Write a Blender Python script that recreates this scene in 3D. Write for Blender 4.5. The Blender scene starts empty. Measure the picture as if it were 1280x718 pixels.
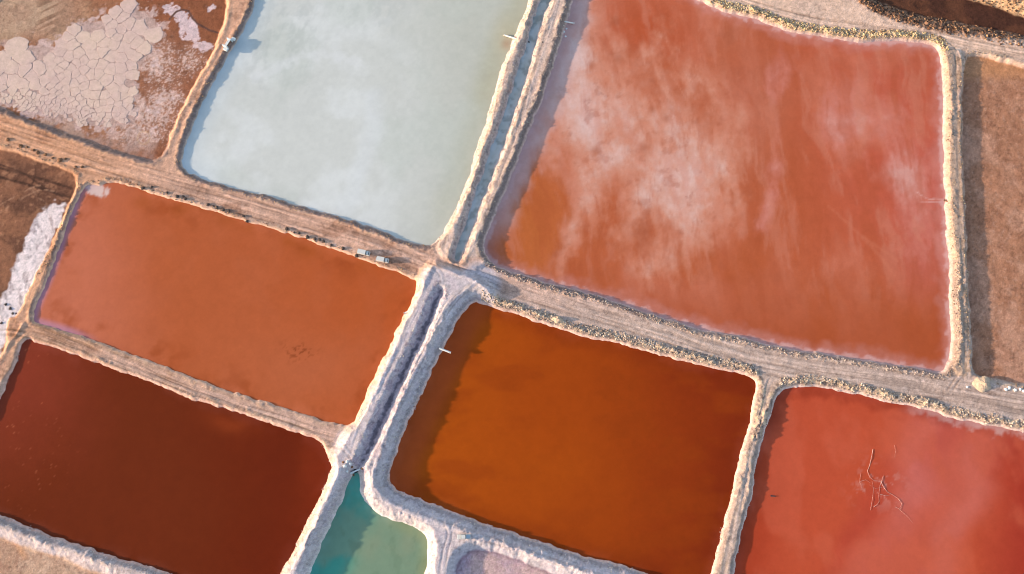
import bpy, math, random
import numpy as np
from mathutils import Vector, Matrix

# ------------------------------------------------------------------ camera, sky, sun, exposure
TILT = math.radians(15.0); CAMH = 336.0; FPX = 995.0
scene = bpy.context.scene
cam_d = bpy.data.cameras.new('camera'); cam = bpy.data.objects.new('camera', cam_d)
scene.collection.objects.link(cam)
cam.location = (0, 0, CAMH); cam.rotation_euler = (TILT, 0, 0)
cam_d.sensor_width = 36.0; cam_d.lens = FPX / 1280.0 * 36.0
cam_d.clip_start = 1.0; cam_d.clip_end = 20000.0
scene.camera = cam
SUN_EL = math.radians(12.5)
world = bpy.data.worlds.new("World"); scene.world = world; world.use_nodes = True
wn = world.node_tree.nodes; wn.clear()
sky = wn.new('ShaderNodeTexSky'); sky.sky_type = 'NISHITA'; sky.sun_disc = False
sky.sun_elevation = SUN_EL; sky.sun_rotation = math.radians(-92.0)
sky.air_density = 1.0; sky.dust_density = 1.0
bg = wn.new('ShaderNodeBackground'); bg.inputs['Strength'].default_value = 0.15
wo = wn.new('ShaderNodeOutputWorld')
world.node_tree.links.new(sky.outputs[0], bg.inputs[0]); world.node_tree.links.new(bg.outputs[0], wo.inputs[0])
sun_d = bpy.data.lights.new('sun', 'SUN'); sun_d.energy = 3.3; sun_d.angle = math.radians(1.1)
sun_d.color = (1.0, 0.82, 0.60)
sun = bpy.data.objects.new('sun', sun_d); scene.collection.objects.link(sun)
sv = Vector((-math.cos(SUN_EL), -0.035, math.sin(SUN_EL)))          # towards the sun: image left
sun.rotation_euler = sv.to_track_quat('Z', 'Y').to_euler(); sun.location = (-200, 0, 120)
scene.view_settings.view_transform = 'Standard'; scene.view_settings.look = 'None'
scene.view_settings.gamma = 1.0; scene.view_settings.use_curve_mapping = False
scene.view_settings.exposure = 1.4
scene.cycles.filter_width = 1.1
KLIT = np.array([1.24, 1.29, 1.37])      # display value of a lit level albedo of 1, per channel (measured)

rng = np.random.default_rng(7); random.seed(7)
C = scene.collection
f32 = np.float32

# ------------------------------------------------------------------ plan geometry helpers
def G(px, py, z=0.0):
    """ground plan: where a line of sight through a survey point meets height z"""
    px = np.asarray(px, float); py = np.asarray(py, float)
    x = (px - 640.0) / FPX; y = -(py - 359.0) / FPX
    yy = y * math.cos(TILT) + math.sin(TILT); zz = y * math.sin(TILT) - math.cos(TILT)
    s = (CAMH - z) / (-zz)
    return x * s, yy * s
def plan(X, Y, z=0.0):
    """inverse of G at height z"""
    dz = z - CAMH
    yc = Y * math.cos(TILT) + dz * math.sin(TILT)
    zc = -Y * math.sin(TILT) + dz * math.cos(TILT)
    return 640.0 + FPX * X / (-zc), 359.0 - FPX * yc / (-zc)

def chaikin(p, n=2, closed=True):
    p = np.asarray(p, float)
    for _ in range(n):
        if closed:
            q = np.roll(p, -1, 0)
            p = np.stack([0.75 * p + 0.25 * q, 0.25 * p + 0.75 * q], 1).reshape(-1, 2)
        else:
            a, b = p[:-1], p[1:]
            m = np.stack([0.75 * a + 0.25 * b, 0.25 * a + 0.75 * b], 1).reshape(-1, 2)
            p = np.vstack([p[:1], m, p[-1:]])
    return p
def sdf(poly, X, Y):
    """signed distance to a closed polygon, positive outside"""
    d2 = np.full(X.shape, 1e12, f32); ins = np.zeros(X.shape, bool)
    n = len(poly)
    for i in range(n):
        ax, ay = poly[i]; bx, by = poly[(i + 1) % n]
        ex, ey = bx - ax, by - ay
        wx, wy = X - f32(ax), Y - f32(ay)
        L = ex * ex + ey * ey + 1e-9
        t = np.clip((wx * ex + wy * ey) / L, 0, 1)
        dx = wx - ex * t; dy = wy - ey * t
        d2 = np.minimum(d2, dx * dx + dy * dy)
        c = (ay > Y) != (by > Y)
        if abs(ey) > 1e-9:
            ins ^= c & (X < ex * (Y - ay) / ey + ax)
    d = np.sqrt(d2)
    return np.where(ins, -d, d).astype(f32)
def pline(line, X, Y):
    """signed lateral offset c, distance along s, unsigned distance d to an open polyline"""
    best = np.full(X.shape, 1e12, f32); cc = np.zeros(X.shape, f32); ss = np.zeros(X.shape, f32); acc = 0.0
    for (ax, ay), (bx, by) in zip(line[:-1], line[1:]):
        ex, ey = bx - ax, by - ay; L = math.hypot(ex, ey) + 1e-9
        wx, wy = X - f32(ax), Y - f32(ay)
        t = np.clip((wx * ex + wy * ey) / (L * L), 0, 1)
        dx = wx - ex * t; dy = wy - ey * t; d2 = dx * dx + dy * dy
        m = d2 < best
        best = np.where(m, d2, best)
        cc = np.where(m, (wx * ey - wy * ex) / L, cc); ss = np.where(m, acc + t * L, ss); acc += L
    return cc, ss, np.sqrt(best)
def _h(ix, iy, seed):
    n = (ix.astype(np.int64) * 374761393 + iy.astype(np.int64) * 668265263 + seed * 1274126177) & 0x7fffffff
    n = ((n ^ (n >> 13)) * 1274126177) & 0x7fffffff
    return ((n ^ (n >> 16)) & 0xffff).astype(f32) / 65535.0
def vn(x, y, seed=0):
    x = np.asarray(x, f32); y = np.asarray(y, f32)
    ix = np.floor(x).astype(np.int32); iy = np.floor(y).astype(np.int32)
    fx = x - ix; fy = y - iy
    fx = fx * fx * fx * (fx * (fx * 6 - 15) + 10); fy = fy * fy * fy * (fy * (fy * 6 - 15) + 10)
    a = _h(ix, iy, seed); b = _h(ix + 1, iy, seed); c = _h(ix, iy + 1, seed); d = _h(ix + 1, iy + 1, seed)
    return (a + (b - a) * fx) * (1 - fy) + (c + (d - c) * fx) * fy
def fbm(x, y, o=4, seed=0, gain=0.5):
    s = 0; a = 1.0; t = 0
    ca, sa = math.cos(0.6), math.sin(0.6)
    for k in range(o):
        s = s + a * vn(x, y, seed + k * 17); t += a; a *= gain
        x, y = (ca * x - sa * y) * 2.03 + 5.3, (sa * x + ca * y) * 2.03 + 1.7
    return s / t                     # 0..1, mean .5
def ss_(a, b, x):
    t = np.clip((x - a) / (b - a), 0, 1); return t * t * (3 - 2 * t)
def blob(px, py, cx, cy, rx, ry, ang=0.0, p=1.0):
    c, s = math.cos(math.radians(ang)), math.sin(math.radians(ang))
    u = ((px - cx) * c + (py - cy) * s) / rx; v = (-(px - cx) * s + (py - cy) * c) / ry
    return np.exp(-(u * u + v * v) ** p)
def lin(c):
    c = np.asarray(c, float) / 255.0
    return np.where(c <= 0.04045, c / 12.92, ((c + 0.055) / 1.055) ** 2.4)
def A(r, g, b):
    """base colour of a surface whose sunlit level look is r,g,b"""
    return (lin((r, g, b)) / KLIT).astype(f32)
def mix(base, col, w):
    w = np.clip(w, 0, 1)[..., None].astype(f32)
    return base * (1 - w) + col * w

# ------------------------------------------------------------------ survey of the ponds (plan points)
RD = 0.0
PONDS = {   # name: (outline, level, bank slope, windrow height, lumpiness)
 'white': ([(331,-50),(319,7),(301,43),(281,78),(258,120),(240,160),(229,190),(226,202),(233,213),(250,221),(276,229),(296,236),(320,241),(350,249),(383,260),(415,269),(450,278),(480,290),(505,301),(530,308),(541,306),(549,298),(558,283),(573,250),(586,222),(598,180),(616,120),(631,73),(642,47),(655,20),(664,-10),(676,-50)], -1.3, .85, .25, .9),
 'pink': ([(730,-50),(715,0),(708,30),(694,73),(679,120),(662,165),(652,190),(642,215),(626,253),(612,285),(605,306),(609,322),(621,333),(640,340),(665,348),(690,356),(728,363),(753,372),(790,383),(825,396),(861,407),(891,415),(928,422),(960,430),(993,438),(1030,442),(1068,447),(1110,455),(1148,461),(1170,465),(1182,462),(1187,445),(1188,420),(1187,385),(1187,355),(1183,280),(1179,217),(1178,180),(1179,120),(1176,78),(1172,60),(1155,55),(1110,52),(1080,54),(1055,50),(1023,45),(990,41),(972,35),(960,30),(936,22),(903,15),(880,5),(860,-6),(835,-26),(815,-50)], -1.45, 1.1, .3, 1.0),
 'salmon': ([(104,238),(114,231),(125,233),(133,228),(155,230),(180,239),(215,250),(250,260),(283,271),(320,281),(358,291),(390,303),(420,313),(450,324),(480,335),(507,345),(520,351),(521,360),(513,382),(505,395),(493,420),(470,468),(455,500),(445,524),(436,532),(420,530),(370,515),(320,500),(283,487),(250,476),(213,461),(175,446),(125,429),(75,412),(58,407),(42,403),(41,395),(47,378),(58,355),(70,322),(80,292),(90,266),(97,248)], -0.45, 1.0, .2, .9),
 'maroon': ([(33,424),(45,429),(75,438),(113,451),(150,464),(188,477),(226,493),(250,502),(283,512),(320,524),(352,536),(383,546),(400,553),(410,566),(415,583),(411,598),(403,616),(388,643),(370,680),(353,714),(340,750),(320,770),(290,762),(240,728),(215,717),(175,704),(125,690),(75,673),(33,656),(0,643),(-40,630),(-60,622),(-50,600),(-25,558),(-12,530),(2,498),(15,465),(25,440)], -0.95, 1.0, .2, .8),
 'orange': ([(583,387),(588,381),(596,379),(608,383),(640,393),(665,401),(703,414),(740,423),(780,431),(815,443),(848,451),(883,460),(916,466),(936,471),(944,480),(942,498),(933,540),(928,552),(918,595),(913,613),(908,638),(898,678),(888,718),(876,765),(860,772),(838,740),(813,720),(790,711),(753,701),(715,691),(678,678),(640,665),(608,656),(575,643),(545,631),(520,622),(497,613),(488,605),(486,594),(495,570),(505,543),(515,518),(528,491),(543,460),(555,435),(565,415),(573,398)], -1.45, .85, .3, 1.0),
 'red': ([(965,510),(973,491),(981,486),(995,484),(1023,483),(1048,488),(1062,494),(1078,494),(1110,503),(1148,510),(1185,522),(1223,530),(1260,536),(1300,543),(1345,552),(1345,772),(905,772),(916,718),(920,698),(928,663),(935,633),(942,619),(941,606),(945,576),(955,543)], -1.35, .85, .25, .9),
 'teal': ([(443,592),(447,590),(451,594),(451,618),(460,633),(475,645),(495,653),(518,660),(532,669),(535,682),(534,700),(531,725),(524,775),(366,775),(380,738),(389,716),(398,688),(411,662),(428,630),(437,605)], -1.5, 1.0, .3, .6),
 'canal': ([(702,-50),(687,0),(670,50),(657,98),(640,148),(629,182),(603,252),(589,290),(577,321),(572,326),(568,321),(579,290),(592,250),(617,180),(629,146),(645,98),(659,50),(676,0),(690,-50)], -0.9, .9, .2, .7),
 'ditch': ([(554,363),(550,378),(536,408),(522,440),(503,480),(482,528),(462,568),(450,588),(445,588),(450,575),(460,550),(478,512),(500,466),(520,425),(535,392),(548,364),(551,360)], 0.7, 1.1, .12, .6),
 'crust': ([(285,-50),(283,0),(275,45),(262,73),(243,105),(224,140),(212,170),(203,193),(196,200),(188,202),(150,190),(113,178),(75,164),(38,149),(0,135),(-60,112),(-60,95),(-35,60),(0,2),(22,-50)], -1.3, .8, .2, .7),
 'corner': ([(-60,60),(-60,-50),(16,-50),(-4,6),(-22,30)], -1.0, .8, .1, .5),
 'field': ([(-60,166),(0,186),(25,194),(50,203),(75,211),(98,221),(94,238),(86,252),(80,270),(70,290),(60,312),(45,343),(33,370),(25,388),(18,396),(9,399),(7,412),(8,428),(4,440),(-12,462),(-60,540)], -0.75, .8, .12, .7),
 'brown': ([(1205,78),(1209,73),(1222,70),(1240,75),(1262,82),(1290,90),(1345,104),(1345,492),(1290,483),(1258,477),(1236,472),(1222,470),(1216,463),(1214,440),(1213,400),(1209,330),(1206,250),(1203,180),(1203,120)], -1.6, 1.3, .2, .8),
 'trench': ([(1060,-50),(1075,-14),(1100,4),(1135,16),(1173,24),(1210,31),(1248,38),(1280,45),(1345,60),(1345,40),(1280,25),(1248,10),(1215,2),(1180,-14),(1150,-50)], -2.6, .5, .1, 1.0),
 'pan': ([(569,778),(569,722),(573,702),(583,691),(597,687),(618,691),(640,698),(665,706),(690,716),(735,732),(790,755),(800,778)], -0.6, .85, .25, .7),
 'flat': ([(-60,658),(-20,668),(0,676),(25,684),(45,690),(62,696),(90,706),(112,714),(150,730),(190,750),(200,775),(-60,775)], -0.6, .4, .1, 1.3),
}
WATER = ['white', 'pink', 'salmon', 'maroon', 'orange', 'red', 'teal', 'canal']
RAISE = [   # (outline, height, side slope)
 ([(538,336),(549,331),(580,346),(614,363),(607,378),(596,392),(640,500),(640,662),(760,708),(900,760),(900,800),(330,800),(345,720),(400,600),(415,580),(432,556),(446,528),(470,470),(498,412),(520,362)], 2.7, .62),
 ([(640,-80),(735,-80),(700,80),(625,290),(612,322),(590,338),(560,322),(545,300),(560,250),(620,70)], 0.95, .45),
 ([(1160,62),(1198,60),(1203,74),(1212,200),(1222,468),(1190,468),(1150,300)], 0.7, .6),
 ([(-80,600),(60,660),(240,726),(330,760),(330,800),(200,800),(150,738),(60,700),(-80,664)], 1.1, .6),
 ([(304,-60),(326,-60),(300,40),(240,170),(222,205),(212,200),(245,120),(290,20)], 0.0, .5),
 ([(96,216),(104,219),(60,330),(34,402),(20,420),(-20,490),(-26,480),(12,420),(50,320)], 0.1, .6),
]
ROADS = {   # centre line, half width (m)
 'west': ([(-80,140),(0,163),(110,203),(210,230),(320,260),(420,290),(480,311),(535,335)], 6.5),
 'east': ([(612,348),(650,362),(720,384),(800,408),(880,434),(960,456),(1050,470),(1150,484),(1280,508),(1360,528)], 7.5),
 'mid': ([(8,410),(40,412),(75,424),(150,455),(225,486),(300,512),(380,541),(425,552)], 3.2),
 'top': ([(800,-60),(880,-14),(945,10),(1030,32),(1100,38),(1160,43),(1205,52),(1280,68),(1360,84)], 4.0),
 'dyke': ([(1197,62),(1199,150),(1203,300),(1206,470)], 2.0),
 'slim': ([(957,478),(945,525),(928,590),(921,640),(905,700),(893,770)], 2.0),
 'bankw': ([(520,392),(486,460),(455,525),(432,575)], 1.6),
 'banke': ([(600,352),(568,376),(548,405),(518,465),(480,545),(466,590),(468,614),(500,636),(560,656),(620,676),(700,703),(840,750)], 2.2),
 'banks': ([(425,590),(412,628),(388,675),(360,740)], 2.2),
 'canw': ([(672,-60),(655,0),(630,80),(602,180),(578,250),(558,310)], 2.4),
 'cane': ([(712,-60),(697,0),(672,70),(645,160),(612,250),(590,310)], 2.4),
}
TRACKS = [([(-70,150),(0,170),(110,211),(210,239),(320,270),(420,298),(480,318),(540,340)], 1), ([(-70,138),(0,158),(110,197),(210,226),(320,254),(420,285),(490,308),(545,322),(580,334)], 2),
          ([(470,302),(520,322),(548,338),(556,352),(545,380),(520,432)], 3), ([(600,342),(650,358),(720,380),(800,404),(880,430),(960,452),(1050,466),(1150,480),(1280,503),(1360,522)], 4),
          ([(612,356),(650,370),(720,391),(800,414),(880,441),(940,462),(1050,478),(1150,492),(1280,515),(1360,536)], 5), ([(860,428),(920,450),(952,470),(956,492),(947,530)], 6),
          ([(1020,464),(980,462),(962,474),(952,510)], 7), ([(8,408),(40,412),(75,423),(150,454),(225,485),(300,511),(380,540),(425,552),(440,570)], 8),
          ([(800,-66),(880,-20),(945,6),(1030,28),(1100,36),(1160,41),(1205,50),(1280,66),(1360,82)], 9), ([(1130,42),(1180,50),(1197,66),(1198,110),(1199,200)], 10),
          ([(600,352),(568,376),(550,405),(520,465),(482,545),(467,590),(469,614),(500,637),(560,657),(620,677),(700,704),(840,751)], 11), ([(545,640),(566,662),(556,690),(552,730)], 12),
          ([(1190,484),(1206,462),(1207,420),(1203,300)], 13)]
# a few extra ridges / heaps of spoil: (line, height, half width)
RIDGES = [([(541,338),(532,352),(520,376),(506,402)], .5, 1.2), ([(549,332),(580,347),(612,362)], .35, 1.0),
          ([(1191,66),(1193,150),(1196,250),(1200,360),(1202,465)], .15, 1.1),
          ([(99,219),(90,245),(78,280),(62,325),(44,365),(33,400)], .12, .8),
          ([(6,436),(20,420),(27,408)], .4, .8)]

polys = {}
for k, (pts, L, *_r) in PONDS.items():
    p = chaikin(pts, 2); x, y = G(p[:, 0], p[:, 1], L); polys[k] = np.stack([x, y], 1)
lines = {}
for k, (pts, hw) in ROADS.items():
    p = chaikin(pts, 2, False); x, y = G(p[:, 0], p[:, 1], 0.3); lines[k] = (np.stack([x, y], 1), hw)

def dist_to(k, X, Y, reach=16.0):
    """signed distance to pond k where it is near, else a large number"""
    P = polys[k]; D = np.full(X.shape, 99.0, f32)
    m = (X > P[:, 0].min() - reach) & (X < P[:, 0].max() + reach) & (Y > P[:, 1].min() - reach) & (Y < P[:, 1].max() + reach)
    if m.any(): D[m] = sdf(P, X[m], Y[m])
    return D

# ------------------------------------------------------------------ terrain height
STEP = 0.42
def terrain(X, Y, full=False):
    wx = (fbm(X / 3.2, Y / 3.2, 3, 11) - .5) * 1.5 + (fbm(X / 14, Y / 14, 2, 15) - .5) * 1.2
    wy = (fbm(X / 3.2, Y / 3.2, 3, 23) - .5) * 1.5 + (fbm(X / 14, Y / 14, 2, 29) - .5) * 1.2
    Xw, Yw = (X + wx).astype(f32), (Y + wy).astype(f32)
    T = (fbm(X / 22, Y / 22, 3, 3) - .5) * .5 + (fbm(X / 3, Y / 3, 3, 5) - .5) * .16
    rz = np.zeros(X.shape, f32)
    for pts, H, sl in RAISE:
        p = chaikin(pts, 1); gx, gy = G(p[:, 0], p[:, 1], H); P = np.stack([gx, gy], 1)
        m = (X > gx.min() - 8) & (X < gx.max() + 8) & (Y > gy.min() - 8) & (Y < gy.max() + 8)
        d = sdf(P, Xw[m], Yw[m])
        rz[m] = np.maximum(rz[m], np.clip(H - sl * np.maximum(d, 0), 0, H))
    T = T + rz
    for pts, H, w in RIDGES:
        gx, gy = G(np.array(pts)[:, 0], np.array(pts)[:, 1], .5)
        m = (X > gx.min() - 8) & (X < gx.max() + 8) & (Y > gy.min() - 8) & (Y < gy.max() + 8)
        c, s, d = pline(np.stack([gx, gy], 1), Xw[m], Yw[m])
        T[m] += H * np.exp(-(d / w) ** 2) * (.5 + fbm(X[m] / 1.6, Y[m] / 1.6, 3, 71))
    # wheel ruts along the tracks
    rut = np.zeros(X.shape, f32); road = np.zeros(X.shape, f32)
    for j, (k, (ln, hw)) in enumerate(lines.items()):
        m = (X > ln[:, 0].min() - 10) & (X < ln[:, 0].max() + 10) & (Y > ln[:, 1].min() - 10) & (Y < ln[:, 1].max() + 10)
        c, s, d = pline(ln, X[m], Y[m])
        w = 1 - ss_(hw * .75, hw * 1.15, d)
        c2 = c + (fbm(s / 25, c * 0 + j, 2, 41) - .5) * 2.2 + (fbm(X[m] / 5, Y[m] / 5, 2, 47) - .5) * .5
        r = fbm(c2 / .95 + j * 31, s / 26, 3, 43, .6) - .5
        old = road[m]; t = w > old
        rr = rut[m]; rr[t] = r[t]; rut[m] = rr; old[t] = w[t]; road[m] = old
    T = T + rut * road * .34
    wl_ = np.zeros(X.shape, f32)
    for pts, off in TRACKS:
        p = chaikin(pts, 2, False); ax, ay = G(p[:, 0], p[:, 1], .2); ln = np.stack([ax, ay], 1)
        m = (X > ax.min() - 3) & (X < ax.max() + 3) & (Y > ay.min() - 3) & (Y < ay.max() + 3)
        c, s, d = pline(ln, X[m] + (wx[m] * .25).astype(f32), Y[m] + (wy[m] * .25).astype(f32))
        e = np.abs(np.abs(c) - .95); e = np.where(d > 2, 9, e)
        fade = .35 + .65 * ss_(.35, .6, fbm(s / 14, c * 0 + off * 7, 2, 171))
        wl_[m] = np.maximum(wl_[m], (1 - ss_(.12, .42, e)) * fade)
    T = T - wl_ * .12
    lump = fbm(X / 1.35, Y / 1.35, 3, 61, .6)          # clods
    lump2 = fbm(X / 4.5, Y / 4.5, 2, 67)
    gully = fbm(X / 1.1, Y / 1.1, 3, 83, .65)
    H = T.copy(); D = {}; near = np.full(X.shape, 99., f32)
    px, py = plan(X, Y)
    spoil = np.zeros(X.shape, f32)
    for k, (pts, L, sl, wr, lu) in PONDS.items():
        d = dist_to(k, Xw, Yw); D[k] = d
        near = np.where(np.abs(d) < np.abs(near), d, near)
        amp = np.full(X.shape, wr, f32)
        if k == 'pink':                               # rough spoil along the top and foot of the big pink pond
            amp = amp + .65 * ss_(70, 40, py) * ss_(850, 900, px) * ss_(1185, 1150, px)
        if k in ('orange', 'red'): amp = amp + .45 * ss_(0, 14, (640 + (px - 640)) * 0 + 470 - py + (px - 640) * .28)
        d0 = (T - L) / sl
        u = (d - d0 - .9) / (1.0 + .5 * (amp > .5))
        w = np.exp(-u * u)
        coarse = ss_(.38, .66, fbm(X / 11, Y / 11, 2, 161))
        H = H + amp * w * (np.clip(lump * 2.6 * lu - .35 + (1 - lu) * .9, 0, 2.2) * (.15 + 1.1 * coarse) * (.45 + 1.0 * lump2) + .25)
        spoil = np.maximum(spoil, np.clip(w * amp * 1.6, 0, 1))
    # rough dug ground along the trench at the top right, rough bank slope
    tr = D['trench']
    rough = ss_(11, 5, tr) * ss_(-.3, .8, tr) * (tr < 50) * ss_(48, 36, py - (px - 1100) * .05 - 4 + 0 * px)
    H = H + rough * (np.abs(fbm(X / 1.7, Y / 1.7, 3, 91, .62) - .5) * 3.4 - .35)
    for k, (pts, L, sl, wr, lu) in PONDS.items():
        d = D[k]
        bank = L + sl * np.maximum(d, 0) * (.86 + .30 * gully) + np.minimum(d, 0) * .8
        if k in WATER:
            bank = np.maximum(bank, L - .7)
        else:
            bed = L + (fbm(X / 6, Y / 6, 4, 101) - .5) * .22 + (fbm(X / 1.1, Y / 1.1, 2, 107) - .5) * .07
            bank = np.maximum(bank, np.where(d < 0, bed, bank))
            bank = np.where(d < 0, bed, bank + (bed - L) * np.clip(1 - d, 0, 1))
        m = d < 60
        q = H - bank
        H = np.where(m, np.where(q > 0, bank + np.minimum(q, 0) , H), H)
    return H, D, near, dict(rz=rz, rut=rut, road=road, spoil=spoil, rough=rough, lump=lump, lump2=lump2, gully=gully, T=T, wl=wl_)

x0 = G(-66, -66)[0] - 2; x1 = G(1346, -66)[0] + 2
y1 = G(640, -66)[1]; y0 = G(640, 784)[1]
nx = int((x1 - x0) / STEP) + 1; ny = int((y1 - y0) / STEP) + 1
gx = (x0 + np.arange(nx) * STEP).astype(f32); gy = (y0 + np.arange(ny) * STEP).astype(f32)
X, Y = np.meshgrid(gx, gy); X = X.ravel(); Y = Y.ravel()
# keep only the survey area (plus a margin); beyond it the coarse ground takes over
H, D, near, F = terrain(X, Y)
px, py = plan(X, Y)

# ------------------------------------------------------------------ terrain colour (what the soil itself is)
def terrain_colour():
    n1 = fbm(X / 9, Y / 9, 4, 201); n2 = fbm(X / 1.6, Y / 1.6, 3, 211, .6); n3 = fbm(X / .7, Y / .7, 2, 221)
    warm = ss_(560, 500, px) * ss_(520, 420, py + 0 * px)
    east = ss_(560, 640, px)
    col = np.broadcast_to(A(205, 170, 150), (X.size, 3)).astype(f32).copy()
    col = mix(col, A(212, 172, 148), warm)
    col = mix(col, A(200, 176, 160), east * ss_(330, 420, py))
    col = mix(col, A(226, 194, 170), east * ss_(110, 60, py))
    # orange earth at the far left
    col = mix(col, A(214, 154, 108), warm * ss_(300, 60, px + (py - 200) * .6) * .6)
    col = mix(col, A(168, 120, 92), warm * ss_(.52, .7, n1) * .5)
    # salt-bleached banks of the canal
    wl = lines['banke'][0]; _, _, db = pline(wl, X, Y)
    _, _, dw = pline(lines['bankw'][0], X, Y); _, _, ds = pline(lines['banks'][0], X, Y)
    white = np.maximum(np.maximum(ss_(11, 6, db), ss_(9, 4.5, dw)), ss_(9, 5, ds))
    white = np.maximum(white, ss_(.6, 1.6, F['rz']) * ss_(330, 345, py) * ss_(900, 860, px) * (px > 340))
    _, _, c1 = pline(lines['canw'][0], X, Y); _, _, c2 = pline(lines['cane'][0], X, Y)
    pale = np.maximum(ss_(6.5, 3.5, c1), ss_(6, 3.5, c2))
    col = mix(col, A(214, 192, 178), pale * .8)
    col = mix(col, A(176, 150, 138), pale * ss_(.5, .68, n2) * .6)
    col = mix(col, A(214, 204, 205), white * .95)
    face = white * np.maximum(ss_(5.0, 1.0, D['maroon']), ss_(5.5, 1.0, D['salmon'])) 
    col = mix(col, A(196, 172, 148), face * .75); col = mix(col, A(206, 190, 176), white * ss_(4.5, 1, D['teal']) * .5)
    col = mix(col, A(186, 172, 176), white * ss_(.5, .64, n2) * .6)
    # bottom-left dyke
    sd = ss_(14, 9, D['maroon']) * ss_(-1, 0, D['maroon']) * ss_(600, 640, py + px * .02) * (px < 300)
    col = mix(col, A(216, 200, 196), sd * .9)
    # roads: streaks of compacted and loose earth
    st = F['rut']; rd = F['road']
    col = mix(col, col * np.array([.72, .70, .68], f32), rd * ss_(.0, .22, -st) * .8 * (1 - .5 * white))
    col = mix(col, np.minimum(col * 1.22 + .02, .9), rd * ss_(.0, .22, st) * .8)
    col = mix(col, col * np.array([.66, .64, .62], f32), F['wl'] * .75)
    # spoil windrows: paler clods, darker hollows
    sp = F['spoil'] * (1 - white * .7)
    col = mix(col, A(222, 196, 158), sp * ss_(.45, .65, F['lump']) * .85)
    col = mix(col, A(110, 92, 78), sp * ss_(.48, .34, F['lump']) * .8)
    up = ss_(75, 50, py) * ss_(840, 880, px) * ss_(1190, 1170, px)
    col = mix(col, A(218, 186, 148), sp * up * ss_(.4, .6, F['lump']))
    # faces of the dyke east of the pink pond: pale yellow silt
    ye = ss_(12, 9, np.abs(px - (1184 + (py - 60) * .034))) * (py > 62) * (py < 470)
    col = mix(col, A(184, 160, 140), ye * .9)
    tp = ss_(5, 2.5, np.abs(px - (1196 + (py - 60) * .030))) * (py > 66) * (py < 465)
    col = mix(col, A(176, 148, 124), tp * ss_(.44, .56, fbm(X / 2.2, Y / 4, 3, 231, .6)) * .9)
    # rough dug earth by the trench
    dug = ss_(10, 7, D['trench']) * ss_(47, 30, py - (px - 1100) * .06)
    col = mix(col, A(128, 94, 72), dug * .9)
    col = mix(col, A(176, 134, 104), dug * ss_(.52, .66, n2) * .8)
    col = mix(col, A(70, 50, 42), dug * ss_(.46, .34, n2) * .8)
    nb = ss_(1050, 1130, px) * ss_(0, -8, py - (px - 1215) * .33)
    col = mix(col, A(222, 180, 136), nb)
    # beds of the dry ponds
    def bed(k): return ss_(.6, -.4, D[k])
    # trench
    b = bed('trench'); col = mix(col, A(98, 62, 44), b); col = mix(col, A(72, 44, 34), b * ss_(.45, .65, n1) * .7)
    b = bed('ditch'); col = mix(col, A(196, 184, 188), b * .9); col = mix(col, A(150, 138, 144), b * ss_(.48, .62, n2) * .5)
    dz_ = D['ditch'] - .2 + (n2 - .5) * 2.2
    col = mix(col, A(104, 98, 108), ss_(-.5, -1.3, dz_) * (D['ditch'] < 0) * .9)  # dark strip along the bottom paints in the ditch's shade
    col = mix(col, A(150, 136, 146), ss_(3.6, 2.6, D['ditch']) * ss_(0, .8, D['ditch']) * ss_(.46, .6, n2) * .6)
    cz_ = ss_(2.2, 1.6, D['canal']) * (D['canal'] < 50)
    col = mix(col, A(130, 118, 116), cz_ * ss_(.45, .58, n2) * .6)
    b = bed('corner'); col = mix(col, A(132, 124, 122), b)
    # dried pond with the crust
    b = bed('crust')
    c = np.broadcast_to(A(160, 108, 78), col.shape).copy()
    w1 = fbm(X / 12, Y / 12, 5, 301)
    c = mix(c, A(178, 140, 108), ss_(.4, .62, w1) * ss_(150, 60, px))
    c = mix(c, A(140, 84, 56), ss_(150, 190, px) * .8)
    q = px + .55 * py        # faint track marks in the upper left
    c = mix(c, A(196, 168, 142), ss_(62, 30, py) * ss_(130, 60, px) * .6)
    c = mix(c, A(142, 108, 86), ss_(.62, .7, vn((px * .5 + py) / 3.2, (px - py) / 60, 5)) * ss_(60, 30, py) * ss_(40, 50, px) * ss_(90, 60, px) * .8)
    crust = crust_mask(px, py, X, Y)
    c = mix(c, A(196, 168, 156), crust)
    c = mix(c, A(206, 178, 168), ss_(.5, .62, fbm(X / 3.2, Y / 3.2, 5, 313, .65) + crust_mask(px, py, X, Y, 4.5) * .22 - .1) * (1 - crust) * crust_mask(px, py, X, Y, 6))
    # small crusts on the right
    wpx = px + (fbm(X / 3, Y / 3, 4, 305, .6) - .5) * 16; wpy = py + (fbm(X / 3, Y / 3, 4, 306, .6) - .5) * 16
    s = np.maximum.reduce([blob(wpx, wpy, 218, 11, 17, 9, 15), blob(wpx, wpy, 236, 36, 12, 20, -28), blob(wpx, wpy, 226, 20, 12, 12), blob(wpx, wpy, 252, 57, 16, 6, 10), blob(wpx, wpy, 262, 8, 7, 6) * .8])
    s = ss_(.42, .56, s + (fbm(X / 1.1, Y / 1.1, 3, 311, .6) - .5) * .5)
    c = mix(c, A(220, 196, 194), s)
    _, _, rv = pline(np.stack(G(np.array([212, 220, 228, 236, 240, 247, 262, 272]), np.array([24, 15, 12, 14, 22, 30, 38, 41]), -1.3), 1), X, Y)
    c = mix(c, A(104, 74, 64), ss_(.75, .3, rv))
    s = np.maximum.reduce([blob(wpx, wpy, 196, 76, 26, 30), blob(wpx, wpy, 236, 74, 20, 22) * .8, blob(wpx, wpy, 204, 122, 30, 18), blob(wpx, wpy, 190, 142, 40, 26), blob(wpx, wpy, 172, 165, 44, 18), blob(wpx, wpy, 215, 95, 20, 20) * .6])
    c = mix(c, A(190, 150, 128), s * .55)
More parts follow.
